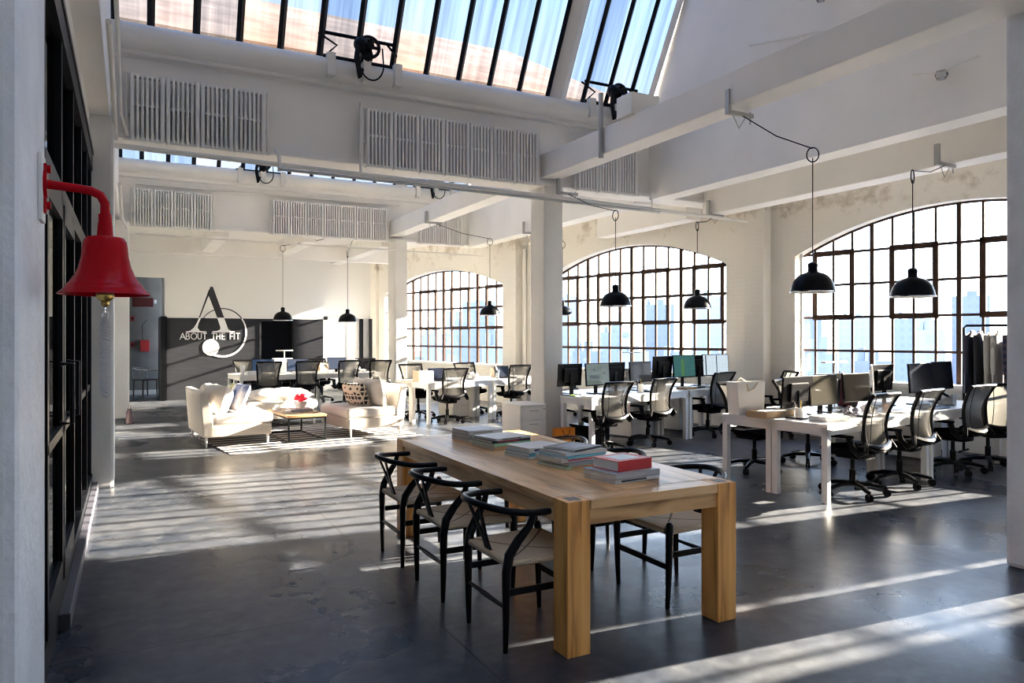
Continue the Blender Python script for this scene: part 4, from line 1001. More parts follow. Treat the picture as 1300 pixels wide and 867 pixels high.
# nearest cluster
x, y = aR(.27, .5); monitor(x, y, rR + pi, 'black monitor turned away at the left end of the nearest desks', top=1.15)
x, y = aR(.71, .47); monitor(x, y, rR, 'monitor with a sunlit grey screen on the nearest desks', SCR_GREY, top=1.15)
x, y = aR(1.06, .66); monitor(x, y, rR + pi, 'black monitor back between the two grey lit screens of the nearest desks', top=1.15)
x, y = aR(1.36, .48); monitor(x, y, rR - .03, 'dark monitor right of the sunlit grey screen', mat('dull_brown_screen', (.006, .0055, .005), .10, spec=.05), top=1.15)
x, y = aR(1.95, .62); monitor(x, y, rR + .5, 'tilted white-framed monitor at the joint of the nearest desks', SCR_GREY, top=1.22, body=DESK)
x, y = aR(2.25, .70); monitor(x, y, rR + pi, 'black monitor back left of the pair of dark blue screens', top=1.22)
x, y = aR(2.75, .47); monitor(x, y, rR, 'left one of the pair of large dark blue screens below the nearest window', SCR_DARK, w=.56, h=.35, top=1.23)
x, y = aR(3.34, .49); monitor(x, y, rR + .05, 'right one of the pair of large dark screens, next to the hanging clothes', SCR_DARK, w=.56, h=.35, top=1.24)
keyboard(item(aR, .70, .24), rR, 'black keyboard in front of the sunlit grey screen')
keyboard(item(aR, 2.7, .22), rR, 'black keyboard before the large dark blue screens')
pot(item(aR, .22, .43), 'white pen pot with pencils at the left end of the nearest desks', DESK, h=.11)
papers(item(aR, .33, .18), rR - .2, 'stack of white papers on the corner of the nearest desk', .30, .22, .045)
t = empty('tablet_tray', item(aR, 1.0, .16), rR + .1); tag(t, 'flat dark tray with a white slab on the nearest desk', 'tray'); MB().b2(-.14, .14, -.09, .09, 0, .012, bev=.004).build('tray', BLACKPL, t); MB().b2(-.13, .13, -.08, .08, .0125, .022, bev=.004).build('slab', PAPER, t)
crumple(item(aR, .98, .33), 0, 'jumble of blue, white and red odds and ends before the grey screen', (.10, .07, .05), mat('mixed_clutter', (.45, .40, .42), .6, var=.9, vscale=24, col2=(.04, .05, .12)), name='desk_clutter', seed=3)
crumple(item(aR, 1.25, .30), 0, 'white crumpled wrapping beside the desk clutter', (.08, .06, .06), PAPER, name='crumpled_wrapping', seed=5)
mug(item(aR, 1.62, .30), 'reddish mug on the nearest desks behind the first chair', mat('reddish_glaze', (.45, .15, .12), .3))
papers(item(aR, 1.7, .16), rR, 'sheets of white paper beside the first chair back', .32, .22, .016)
t = empty('desk_phone', item(aR, 3.0, .30), rR); tag(t, 'grey desk phone standing before the large dark screens', 'phone'); MB().prism([(-.09, 0), (.09, 0), (.09, .03), (-.09, .13)], 'x', -.05, .05).build('phone_body', mat('grey_plastic', (.35, .35, .34), .5), t); MB().box((-.03, .0, .12), (.04, .17, .03), rx=.5, bev=.01).build('handset', BLACKPL, t)
papers(item(aR, 2.4, .2), rR, 'blue-grey folder lying on the second nearest desk', .34, .26, .012, mat('blue_grey_folder', (.16, .19, .24), .6), 'folder')
tb = item(aR, 1.55, .86); t = empty('desk_lamp', tb, rR); tag(t, 'thin white desk lamp with a flat head in front of the nearest window', 'desk lamp'); MB().cyl((0, 0, 0), (0, 0, .015), .09, n=20).cyl((0, 0, 0), (0, 0, .52), .008, n=8).build('lamp_stem', GALV, t); MB().b2(-.22, .22, -.03, .03, .51, .53, bev=.006).build('lamp_head', DESK, t)
crumple(item(aR, 1.8, .85), 0, 'dark red jacket heaped behind the tilted monitor', (.14, .12, .24), mat('dark_red_cloth', (.06, .006, .010), .9), 'jacket', 'heaped_jacket', 8)
# tall paper bag and box on the far left corner desk
t = empty('paper_bag', item(aR, .17, 1.02), rR - .15); tag(t, 'tall white paper bag with string handles on the corner of the nearest desks', 'bag')
m = MB(); w2, d2, hh = .17, .08, .34
m.prism([(-w2, 0), (w2, 0), (w2 + .02, hh), (-w2 - .03, hh * 1.02)], 'y', -d2 + .002, -d2); m.prism([(-w2, 0), (w2, 0), (w2 + .02, hh * .98), (-w2 - .03, hh)], 'y', d2, d2 - .002)
m.quad((-w2, -d2, 0), (-w2, d2, 0), (-w2 - .03, d2, hh), (-w2 - .03, -d2, hh)).quad((w2, -d2, 0), (w2, d2, 0), (w2 + .02, d2, hh), (w2 + .02, -d2, hh)).quad((-w2, -d2, .001), (w2, -d2, .001), (w2, d2, .001), (-w2, d2, .001))
m.build('bag_body', PAPER, t)
MB().tube([(-.07, -d2 - .004, hh * .95), (-.06, -d2 - .01, hh * .72), (.02, -d2 - .012, hh * .80), (.08, -d2 - .004, hh * .97)], .005, n=6).tube([(-.07, d2, hh * .95), (0, d2, hh * 1.1), (.08, d2, hh * .97)], .005, n=6).build('string_handle', TAN, t, smooth=True)
t = empty('cardboard_box', item(aR, .16, .72), rR); tag(t, 'low open brown cardboard box holding papers in front of the white bag', 'box')
m = MB()
for q in ((-.23, .23, -.12, -.117), (-.23, .23, .117, .12), (-.23, -.227, -.12, .12), (.227, .23, -.12, .12)): m.b2(*q, 0, .065)
m.b2(-.23, .23, -.12, .12, 0, .003).build('box_walls', CARD, t)
mm = MB()
for k in range(5): mm.box((random.uniform(-.06, .06), random.uniform(-.02, .02), .02 + .009 * k), (.28, .18, .007), rz=random.uniform(-.3, .3), ry=random.uniform(-.04, .04))
mm.build('loose_papers', PAPER, t)
x, y = aR(.95, 1.13); papers((x, y, DH + .001), rR, 'white papers on the window side behind the nearest monitors', .3, .2, .02)

# middle cluster
GRY = mat('page_block_dark', (.03, .05, .045), .4); PG = mat('page_block_green', (.05, .10, .08), .4)
x, y = aM(.14, .56); monitor(x, y, rM + pi, 'narrow dark monitor edge at the left end of the middle desks', top=1.17, w=.46)
x, y = aM(.62, .46); monitor(x, y, rM + .02, 'monitor showing a grey-green page right of the middle column', SCR_PAGE, w=.50, h=.32, top=1.17, extra=((.14, .55, .30, .48, GRY), (.30, .46, .62, .72, PG), (.74, .80, .48, .60, GRY)))
x, y = aM(1.06, .56); monitor(x, y, rM + pi, 'dark monitor left of the grey text screen in the middle row', top=1.17, w=.46)
x, y = aM(1.57, .46); monitor(x, y, rM, 'monitor with a dark grey text screen in the middle row', SCR_TEXT, top=1.17, w=.50)
GBAR = emis('green_column', (.05, .20, .03), .35)
x, y = aM(2.20, .56); monitor(x, y, rM + pi, 'dark monitor left of the green spreadsheet screen', top=1.24, w=.48, h=.36)
x, y = aM(2.66, .46); monitor(x, y, rM, 'monitor with a green spreadsheet in front of the middle window', SCR_GREEN, w=.58, h=.36, top=1.25, extra=((.34, .48, .08, .80, GBAR),))
x, y = aM(3.14, .56); monitor(x, y, rM + pi, 'dark monitor between the green and the pale screens', top=1.24, w=.44, h=.36)
x, y = aM(3.50, .44); monitor(x, y, rM - .25, 'bright monitor with pale blue vertical stripes beside the brick pier', SCR_BRIGHT, w=.56, h=.36, top=1.25, extra=((.10, .14, .05, .95, GRY), (.52, .55, .05, .95, GRY)))
pot(item(aM, 1.22, .18), 'white pen pot with brushes in the middle desk row', DESK, h=.13, pens=5)
papers(item(aM, .22, .14), rM, 'white papers at the left end of the middle desks', .34, .24, .012)
t = empty('green_note_pad', item(aM, .08, .40), rM + .3); tag(t, 'small lime green note pad at the left edge of the middle desks', 'note pad'); MB().b2(-.05, .05, -.04, .04, 0, .012).build('pad', mat('lime_green', (.30, .55, .06), .6), t); MB().b2(.055, .085, -.03, .03, 0, .02, bev=.004).build('clip', BLACKPL, t)
keyboard(item(aM, .62, .22), rM, 'black keyboard below the grey-green page screen')
keyboard(item(aM, 1.60, .22), rM, 'black keyboard below the grey text screen')
keyboard(item(aM, 2.70, .22), rM, 'black keyboard below the green spreadsheet screen')
papers(item(aM, 2.33, .18), rM, 'brown and white leaflets left of the third middle chair', .26, .2, .03, TAN)
papers(item(aM, 2.95, .16), rM + .1, 'white papers under the pale striped monitor', .3, .2, .03)
crumple(item(aM, 1.75, .25), 0, 'brown paper wrapping before the grey text screen', (.10, .06, .06), TAN, name='brown_wrapping', seed=11)
t = empty('desk_lamp', item(aM, 1.9, .92), rM); tag(t, 'thin pale desk lamp in front of the middle window', 'desk lamp'); MB().cyl((0, 0, 0), (0, 0, .015), .08, n=20).cyl((0, 0, 0), (0, 0, .56), .006, n=8).build('lamp_stem', GALV, t); MB().b2(-.2, .2, -.02, .02, .55, .565, bev=.004).build('lamp_head', DESK, t)

# left cluster
laptop(aL, rL, .50, .36, pi * .0, 'open dark laptop on the desk before the far window', w=.36)
laptop(aL, rL, 2.05, .40, 0, 'open dark laptop left of the chair by the middle column', w=.36)
t = empty('document_box', item(aL, .13, .36), rL + .1); tag(t, 'white document box with papers at the left end of the desk by the sofa', 'box'); MB().b2(-.15, .15, -.10, .10, 0, .19, bev=.01).build('box_body', PAPER, t); MB().b2(-.175, -.16, -.09, .09, 0, .20, bev=.003).build('side_board', mat('pinkish_card', (.62, .38, .28), .7), t)
crumple(item(aL, 1.18, .35), 0, 'heap of grey and white papers right of the dark laptop', (.13, .09, .08), mat('grey_papers', (.5, .5, .5), .8, var=.8, vscale=18, col2=(.05, .05, .06)), name='paper_heap', seed=4)
x, y = aL(1.75, .3); t = empty('glass_jar', (x, y, DH + .001)); tag(t, 'clear glass jar on the desk before the far window', 'jar'); MB().lathe([(0, 0), (.05, 0), (.05, .15), (.04, .18), (.036, .18), (.045, .15), (.045, .006), (0, .006)], 20).build('jar', CLEARGL, t, smooth=True); MB().lathe([(0, .02), (.03, .02), (.03, .10), (0, .10)], 14).build('contents', DESK, t, smooth=True)
crumple(item(aL, 1.95, .60), 0, 'crumpled tan paper next to the right dark laptop', (.10, .07, .14), mat('pale_tan_paper', (.66, .50, .38), .8), name='tan_paper', seed=6)
papers(item(aL, .05, .75), rL, 'flat brown papers at the far left corner of the desk by the sofa', .22, .2, .01, TAN)

# far cluster
x, y = aF(.60, .55); monitor(x, y, rF, 'small navy monitor left of the white desk lamp in the far row', SCR_BLUE, top=1.06, w=.48, h=.28)
x, y = aF(1.35, .55); monitor(x, y, rF, 'small navy monitor behind the second far chair', SCR_BLUE, top=1.05, w=.48, h=.28)
x, y = aF(2.20, .42); monitor(x, y, rF, 'blue-lit monitor between the second and third far chairs', SCR_BLUE, top=1.07, w=.44, h=.27)
x, y = aF(2.95, .62); monitor(x, y, rF + pi, 'dark monitor in the far row next to the far column', top=1.04, w=.5, h=.28)
t = empty('desk_lamp', item(aF, 1.04, .5), rF); tag(t, 'white desk lamp with a flat head in front of the dark panel recess', 'desk lamp'); MB().cyl((0, 0, 0), (0, 0, .02), .08, n=20).cyl((0, 0, 0), (0, 0, .50), .012, n=8).build('lamp_stem', DESK, t); MB().b2(-.18, .18, -.03, .03, .49, .515, bev=.006).build('lamp_head', DESK, t)
t = empty('white_partition_board', item(aF, 1.03, .63), rF); tag(t, 'low white screen board behind the far desk lamp', 'board'); MB().b2(-.22, .22, -.01, .01, 0, .33, bev=.004).build('board', PAPER, t)
for a, lab in ((.12, 'short white candle jar at the left end of the far desks'), (.95, 'white beaker beside the far desk lamp')):
    x, y = aF(a, .35 if a < .5 else .62); o = MB().lathe([(0, 0), (.045, 0), (.045, .2 if a < .5 else .12), (0, .2 if a < .5 else .12)], 18).build('white_jar', PAPER, loc=(x, y, DH + .001), smooth=True); tag(o, lab, 'jar')
papers(item(aF, .35, .25), rF, 'stack of white books and papers at the left end of the far desks', .34, .22, .08)
t = empty('woven_tote', item(aF, 1.82, .3), rF); tag(t, 'tan and white tote bag at the joint of the far desks', 'bag'); MB().pillow((0, 0, .12), .30, .24, .12).build('tote_body', mat('tan_tote', (.50, .42, .30), .8), t, smooth=True); MB().tube([(-.1, 0, .02), (-.12, -.06, .12), (-.07, -.06, .2)], .01, n=6).tube([(.1, 0, .02), (.12, -.06, .12), (.07, -.06, .2)], .01, n=6).build('tote_strap', mat('brown_leather', (.30, .14, .07), .6), t, smooth=True)
papers(item(aF, 2.65, .25), rF, 'heap of white and dark papers by the third far chair', .3, .22, .06, mat('mixed_papers', (.6, .6, .6), .8, var=.85, vscale=14, col2=(.06, .06, .07)))
t = empty('white_board_stack', item(aF, 2.60, .55), rF); tag(t, 'white boards standing on the far desks before the bright wall', 'board'); MB().b2(-.20, .14, -.01, .01, 0, .28).b2(-.05, .22, .03, .05, 0, .24).build('boards', PAPER, t)

# ------------------------------------------------------------------ floor items by the middle column
t = empty('drawer_pedestal', (4.65, 8.60, 0)); tag(t, 'white three drawer pedestal in front of the middle column', 'drawer unit')
MB().b2(0, .40, .02, .56, .03, .60, bev=.004).b2(-.006, .406, -.004, .566, .60, .625, bev=.004).build('carcass', DESK, t)
for k, (z0, z1) in enumerate(((.045, .225), (.232, .412), (.419, .592))):
    d = MB().b2(.008, .392, .0, .02, z0, z1, bev=.003).build('drawer', DESK, t); MB().b2(.13, .27, -.006, .001, z1 - .055, z1 - .045).build('drawer_pull', GALV, d)
MB().cyl((.36, -.004, .565), (.36, .003, .565), .008, n=10).build('lock', BLACKMET, t)
for x in (.05, .35):
    for y in (.08, .50): MB().cyl((x - .01, y, .02), (x + .01, y, .02), .02, n=12).build('caster', BLACKPL, t)
t = empty('shopping_bag', (5.215, 8.42, 0), radians(3)); tag(t, 'orange paper shopping bag on the floor beside the middle column', 'bag')
OR = mat('orange_paper', (.80, .26, .015), .55)
m = MB(); m.b2(-.15, .15, -.05, -.048, 0, .31).b2(-.15, .15, .048, .05, 0, .31).b2(-.15, -.148, -.05, .05, 0, .31).b2(.148, .15, -.05, .05, 0, .31).b2(-.15, .15, -.05, .05, 0, .003); m.build('bag_body', OR, t)
MB().tube([(-.06, -.056, .29), (-.05, -.062, .24), (0, -.064, .215), (.05, -.062, .24), (.06, -.056, .29)], .004, n=6).build('bag_handle', BLACKPL, t, smooth=True)
x, y = aM(.42, .42); t = empty('black_crate', (x, y, 0), rM); tag(t, 'low black crate under the left end of the middle desks', 'crate')
m = MB(); m.b2(-.22, .22, -.16, -.14, 0, .30).b2(-.22, .22, .14, .16, 0, .30).b2(-.22, -.20, -.16, .16, 0, .30).b2(.20, .22, -.16, .16, 0, .30).b2(-.22, .22, -.16, .16, 0, .02); m.build('crate_walls', BLACKPL, t); MB().b2(-.24, .24, -.18, .18, .30, .33, bev=.01).build('lid', BLACKPL, t)
# pedestals below the desks
def ped(at, r, a, b, label, m=DESK, w=.38):
    x, y = at(a, b); t = empty('under_desk_drawer', (x, y, 0), r); tag(t, label, 'drawer unit', 'white drawer units under the desks')
    MB().b2(0, w, .02, .50, .02, .56, bev=.004).build('carcass', m, t)
    for z0, z1 in ((.03, .2), (.205, .375), (.38, .55)): MB().b2(.006, w - .006, .0, .02, z0, z1, bev=.003).build('drawer', m, t)
ped(aR, rR, 3.2, .62, 'white drawer unit under the far end of the nearest desks')
ped(aM, rM, 1.55, .62, 'white drawer unit under the middle desks, left'); ped(aM, rM, 2.75, .62, 'white drawer unit under the middle desks below the spreadsheet screen')
ped(aL, rL, .95, .63, 'white drawer unit under the desk before the far window', w=.42)

# ------------------------------------------------------------------ clothes rack by the nearest window
rk0 = Vector((9.71, 5.72)); rdir = Vector((U.x, U.y)) * -1; RKL = 1.5; RANG = math.atan2(rdir.y, rdir.x)
rk = empty('clothes_rack', (rk0.x, rk0.y, 0), RANG); tag(rk, 'black pipe clothes rack before the nearest window', 'clothes rack')
MB().tube([(0, 0, .06), (0, 0, 1.66), (.03, 0, 1.69), (RKL - .03, 0, 1.69), (RKL, 0, 1.66), (RKL, 0, .06)], .016, n=10).build('rack_rail', BLACKMET, rk, smooth=True)
for x in (0, RKL): MB().tube([(x, -.16, .05), (x, .16, .05)], .014, n=8).build('rack_foot', BLACKMET, rk)
def stripes(name, c1, c2, per, ax='Z'):
    m, nt, b = newmat(name); N = nt.nodes.new; L = nt.links.new; tc = N('ShaderNodeTexCoord'); sp = N('ShaderNodeSeparateXYZ'); L(tc.outputs['Object'], sp.inputs[0])
    mu = N('ShaderNodeMath'); mu.operation = 'MULTIPLY'; mu.inputs[1].default_value = 2 * pi / per; L(sp.outputs[ax], mu.inputs[0]); sn = N('ShaderNodeMath'); sn.operation = 'SINE'; L(mu.outputs[0], sn.inputs[0])
    gt = N('ShaderNodeMath'); gt.operation = 'GREATER_THAN'; gt.inputs[1].default_value = .1; L(sn.outputs[0], gt.inputs[0]); mx = N('ShaderNodeMix'); mx.data_type = 'RGBA'; mx.inputs[6].default_value = (*c1, 1); mx.inputs[7].default_value = (*c2, 1); L(gt.outputs[0], mx.inputs[0]); L(mx.outputs[2], b.inputs['Base Color']); b.inputs['Roughness'].default_value = .9
    return m
garments = [(.10, mat('navy_wool', (.010, .012, .028), .9), .80, 'navy wool jacket, first from the left on the clothes rack'), (.19, mat('black_wool', (.008, .008, .012), .9), .82, 'black jacket second on the clothes rack'),
            (.31, mat('grey_knit', (.34, .32, .29), .9, bump=.5, bscale=60), .74, 'grey knit sweater on the clothes rack'), (.40, stripes('grey_fine_stripe', (.50, .48, .44), (.32, .30, .27), .03, 'Y'), .74, 'light grey shirt with fine stripes on the clothes rack'),
            (.53, stripes('plaid_navy', (.02, .022, .05), (.07, .05, .07), .09), .76, 'dark plaid shirt on the clothes rack'), (.64, stripes('cream_brown_stripe', (.62, .52, .36), (.20, .15, .10), .035), .70, 'cream and brown striped top on the clothes rack'),
            (.76, mat('mustard_cloth', (.28, .17, .05), .9), .72, 'mustard cardigan on the clothes rack'), (.88, mat('brown_cloth', (.10, .06, .035), .9), .78, 'brown coat on the clothes rack beside the right pillar')]
for k, (xx, mt, ln, lab) in enumerate(garments):
    t = empty('garment', (rk0.x + rdir.x * xx, rk0.y + rdir.y * xx, 1.69), RANG + random.uniform(-.08, .08)); tag(t, lab, 'garment', 'clothes hanging on the rack')
    MB().tube([(0, 0, -.07), (0, .0, .0), (0, .022, .022), (0, .0, .034), (0, -.018, .02)], .003, n=5).tube([(0, -.20, -.13), (0, 0, -.06), (0, .20, -.13)], .006, n=6).build('hanger', TAN, t, smooth=True)
    m = MB(); rows = []; n = 22
    for j in range(11):
        q = j / 10; z = -.07 - ln * q; hwid = .06 + (.20 - .06) * min(1, q * 5) ** .6 + .02 * q; th = .022 + .022 * min(1, q * 4)
        rows.append([m.bm.verts.new(((th * (1 + .35 * sin(a * 5 + k) * q)) * cos(a), hwid * sin(a) * (1 + .03 * sin(3 * z * 9)), z)) for a in [2 * pi * i / n for i in range(n)]])
    for r0, r1 in zip(rows, rows[1:]):
        for i in range(n): m.bm.faces.new((r0[i], r0[(i + 1) % n], r1[(i + 1) % n], r1[i]))
    m.bm.faces.new(rows[0])
    m.build('cloth', mt, t, smooth=True)
    for s_ in (-1, 1): MB().tube([(0, s_ * .18, -.13), (.01, s_ * .215, -.30), (.012, s_ * .225, -.52), (.012, s_ * .222, -.62)], [.035, .036, .032, .028], n=10, flat=.8).build('sleeve', mt, t, smooth=True)

# ------------------------------------------------------------------ lounge
LA = radians(8)
def sofa(loc, rz, label, W=.92, D=.95, H=.78):
    """seat faces +X local; W across (Y), D deep (X)"""
    t = empty('sofa', loc, rz); tag(t, label, 'sofa', 'cream armless sofas')
    MB().b2(.04, D, 0, W, .14, .30, bev=.02).build('base', CREAM, t)
    m = MB(); m.prism([(0, .14), (.14, .14), (.14, .40), (.05, H), (-.05, H), (-.02, .4)], 'y', 0, W); m.build('backrest', CREAM, t, bev=.02)
    MB().box((.14 + (D - .12) / 2, W / 2, .375), (D - .11, W - .01, .15), bev=.05, seg=4).build('seat_cushion', CREAM2, t, smooth=True)
    for x in (.05, D - .05):
        for y in (.05, W - .05): MB().cyl((x, y, .15), (x, y, 0), .024, .013, n=10).build('leg', DESK, t, smooth=True)
    return t
s1 = sofa((.90, 10.90, 0), radians(4), 'cream armless sofa facing right, at the left of the coffee table', W=1.35, D=.93)
s2 = sofa((3.70, 12.16, 0), LA + pi, 'cream armless sofa facing left, just in front of the far column', W=1.14, D=.93)
ot = empty('sofa', (1.75, 12.95, 0), LA); tag(ot, 'low white backless sofa behind the coffee table', 'sofa', 'cream armless sofas')
MB().b2(0, 1.25, 0, .8, .12, .28, bev=.02).build('base', CREAM, ot); MB().box((.625, .4, .35), (1.24, .79, .15), bev=.05, seg=4).build('seat_cushion', CREAM2, ot, smooth=True)
for x in (.06, 1.19):
    for y in (.06, .74): MB().cyl((x, y, .13), (x, y, 0), .022, .013, n=10).build('leg', DESK, ot, smooth=True)
def cushion(name, loc, w, h, th, rx, rz, m, label, cat='cushion', pip=None, group=None):
    t = empty(name, loc, rz); tag(t, label, cat, group)
    M = Matrix.Translation((0, 0, h / 2)) @ Matrix.Rotation(rx, 4, 'X')
    MB().pillow((0, 0, 0), w, h, th, M, crease=1, n=14).build('cushion_cover', m, t, smooth=True)
    return t
def lw(base, lx, ly):  # local sofa point to world
    r = base.rotation_euler[2]; return (base.location[0] + cos(r) * lx - sin(r) * ly, base.location[1] + sin(r) * lx + cos(r) * ly)
x, y = lw(s1, .25, .38); cushion('back_cushion', (x, y, .42), .66, .44, .32, radians(-16), LA + pi / 2 + pi, CREAM2, 'large cream back cushion on the left sofa, near end')
x, y = lw(s1, .25, 1.00); cushion('back_cushion', (x, y, .42), .62, .42, .28, radians(-16), LA + pi / 2 + pi, CREAM2, 'large cream back cushion on the left sofa, far end')
BLUEP = mat('tan_and_blue_print', (.78, .76, .72), .85, var=.9, vscale=4.5, col2=(.06, .12, .36))
x, y = lw(s1, .55, .44); cushion('throw_pillow', (x, y, .44), .46, .43, .15, radians(-24), LA + pi / 2 + pi + .15, BLUEP, 'white throw pillow with blue and tan print on the left sofa')
x, y = lw(s1, .50, .80); cushion('throw_pillow', (x, y, .44), .42, .42, .14, radians(-22), LA + pi / 2 + pi - .1, mat('dark_blue_print', (.10, .16, .26), .85, var=.8, vscale=9, col2=(.35, .33, .10)), 'dark blue and green printed throw pillow behind the white one')
def quatrefoil():
    m, nt, b = newmat('black_ivory_lattice'); N = nt.nodes.new; L = nt.links.new; tc = N('ShaderNodeTexCoord'); v = N('ShaderNodeTexVoronoi'); v.feature = 'DISTANCE_TO_EDGE'; v.inputs['Scale'].default_value = 14; v.inputs['Randomness'].default_value = .12; L(tc.outputs['Object'], v.inputs['Vector'])
    r = N('ShaderNodeValToRGB'); r.color_ramp.interpolation = 'CONSTANT'; e = r.color_ramp.elements; e[0].color = (.62, .56, .45, 1); e[1].position = .14; e[1].color = (.018, .018, .018, 1); L(v.outputs['Distance'], r.inputs['Fac']); L(r.outputs['Color'], b.inputs['Base Color']); b.inputs['Roughness'].default_value = .9
    return m
x, y = lw(s2, .60, .66); cushion('throw_pillow', (x, y, .43), .50, .40, .17, radians(-24), LA - pi / 2 + pi + .35, quatrefoil(), 'black and ivory lattice patterned pillow on the right sofa')
x, y = lw(s2, .34, .80); fp = cushion('throw_pillow', (x, y, .43), .60, .46, .20, radians(-14), LA - pi / 2 + pi, CREAM2, 'cream fringed pillow leaning on the back of the right sofa')
m = MB()
for k in range(22): z = .02 + .42 * k / 21; m.tube([(-.28, 0, z), (-.33, -.02, z - .015)], .008, n=5)
m.build('fringe', PAPER, fp)
x, y = lw(s2, .33, .36); cushion('back_cushion', (x, y, .42), .58, .46, .20, radians(-12), LA - pi / 2 + pi, CREAM2, 'cream back cushion at the far end of the right sofa')
x, y = lw(ot, .66, .35); t = empty('floor_pillow', (x, y, .42), LA); tag(t, 'big puffy white cushion lying on the backless sofa', 'cushion'); MB().pillow((0, 0, .10), 1.05, .62, .22, Matrix.Rotation(pi / 2, 4, 'X'), crease=1, n=16).build('cushion_cover', CREAM2, t, smooth=True)
# coffee table
ct = empty('coffee_table', (2.03, 10.82, 0), radians(5)); tag(ct, 'low coffee table with wooden top and thin black metal frame on the striped rug', 'table')
cw, cd, chh = .56, 1.22, .40
m = MB()
for x in (.011, cw - .011):
    for y in (.011, cd - .011): m.b2(x - .011, x + .011, y - .011, y + .011, .012, chh - .035)
for z in (.023, chh - .045):
    m.b2(0, cw, 0, .022, z - .011, z + .011).b2(0, cw, cd - .022, cd, z - .011, z + .011).b2(0, .022, 0, cd, z - .011, z + .011).b2(cw - .022, cw, 0, cd, z - .011, z + .011)
m.build('metal_frame', BLACKMET, ct); MB().b2(-.008, cw + .008, -.008, cd + .008, chh - .034, chh, bev=.004).build('table_top', WALNUT, ct)
def lc(lx, ly): r = radians(5); return 2.03 + cos(r) * lx - sin(r) * ly, 10.82 + sin(r) * lx + cos(r) * ly
x, y = lc(.36, .62); t = empty('flower_bowl', (x, y, chh + .046)); tag(t, 'bowl of bright red flowers standing on books on the coffee table', 'flowers')
MB().lathe([(0, 0), (.06, 0), (.09, .05), (.10, .10), (.09, .10), (.08, .05), (0, .02)], 20).build('bowl', DESK, t, smooth=True)
REDF = mat('red_petals', (.70, .004, .030), .6)
m = MB(); rr = random.Random(4)
for k in range(16):
    a = rr.uniform(0, 2 * pi); q = rr.uniform(0, .10); m.sphere((q * cos(a), q * sin(a), .14 + rr.uniform(-.02, .05)), rr.uniform(.035, .05), u=8, v=6, sc=(1, 1, .8))
for v in m.bm.verts: v.co += v.co.normalized() * .006 * sin(v.co.x * 200) * cos(v.co.y * 170)
tag(m.build('petals', REDF, t), kind='stuff')
x, y = lc(.34, .60); book(x, y, chh + .001, .36, .28, .024, radians(8), (.35, .38, .40), 'grey picture book under the other books on the coffee table', 'books on the coffee table')
x, y = lc(.34, .60); book(x, y, chh + .026, .32, .25, .018, radians(3), (.70, .50, .47), 'pinkish book beneath the red flowers on the coffee table', 'books on the coffee table')
x, y = lc(.16, .35); book(x, y, chh + .001, .26, .34, .012, radians(-4), (.12, .09, .07), 'thin dark book lying at the near left of the coffee table', 'books on the coffee table')
x, y = lc(.46, .22); t = empty('glass_tumbler', (x, y, chh + .001)); tag(t, 'clear tumbler at the near right of the coffee table', 'glass'); MB().lathe([(0, 0), (.035, 0), (.04, .10), (.036, .10), (.032, .008), (0, .008)], 20).build('glass', CLEARGL, t, smooth=True)
x, y = lc(.10, 1.0); t = empty('tea_light_holder', (x, y, chh + .001)); tag(t, 'small white candle holder at the far left of the coffee table', 'candle holder'); MB().lathe([(0, 0), (.06, 0), (.065, .03), (.03, .035), (.03, .07), (0, .07)], 18).build('holder', DESK, t, smooth=True)
# rug
def rug_mat():
    m, nt, b = newmat('striped_woven_rug'); N = nt.nodes.new; L = nt.links.new; tc = N('ShaderNodeTexCoord'); sp = N('ShaderNodeSeparateXYZ'); L(tc.outputs['Object'], sp.inputs[0])
    mp = N('ShaderNodeMapping'); mp.inputs['Scale'].default_value = (2.2, 9, 1); L(tc.outputs['Object'], mp.inputs['Vector']); n = N('ShaderNodeTexNoise'); n.inputs['Scale'].default_value = 1.3; n.inputs['Detail'].default_value = 4; L(mp.outputs[0], n.inputs['Vector'])
    ms = N('ShaderNodeMath'); ms.operation = 'MULTIPLY_ADD'; ms.inputs[1].default_value = .05; L(n.outputs['Fac'], ms.inputs[0]); L(sp.outputs['Y'], ms.inputs[2])
    mu = N('ShaderNodeMath'); mu.operation = 'MULTIPLY'; mu.inputs[1].default_value = 2 * pi / .23; L(ms.outputs[0], mu.inputs[0]); s_ = N('ShaderNodeMath'); s_.operation = 'SINE'; L(mu.outputs[0], s_.inputs[0])
    r = N('ShaderNodeValToRGB'); e = r.color_ramp.elements; e[0].position = .55; e[0].color = (.012, .011, .015, 1); e[1].position = .63; e[1].color = (.42, .40, .38, 1); mr = N('ShaderNodeMapRange'); mr.inputs['From Min'].default_value = -1; L(s_.outputs[0], mr.inputs['Value']); L(mr.outputs[0], r.inputs['Fac'])
    L(r.outputs['Color'], b.inputs['Base Color']); b.inputs['Roughness'].default_value = .95
    bp = N('ShaderNodeBump'); bp.inputs['Strength'].default_value = .4; bp.inputs['Distance'].default_value = .01; L(n.outputs['Fac'], bp.inputs['Height']); L(bp.outputs['Normal'], b.inputs['Normal']); return m
tag(MB().b2(0, 2.95, 0, 2.55, 0.0, .012, bev=.004).build('rug', rug_mat(), loc=(1.16, 10.13, 0.0), rz=radians(7)), 'black and white striped woven rug under the coffee table', 'rug')

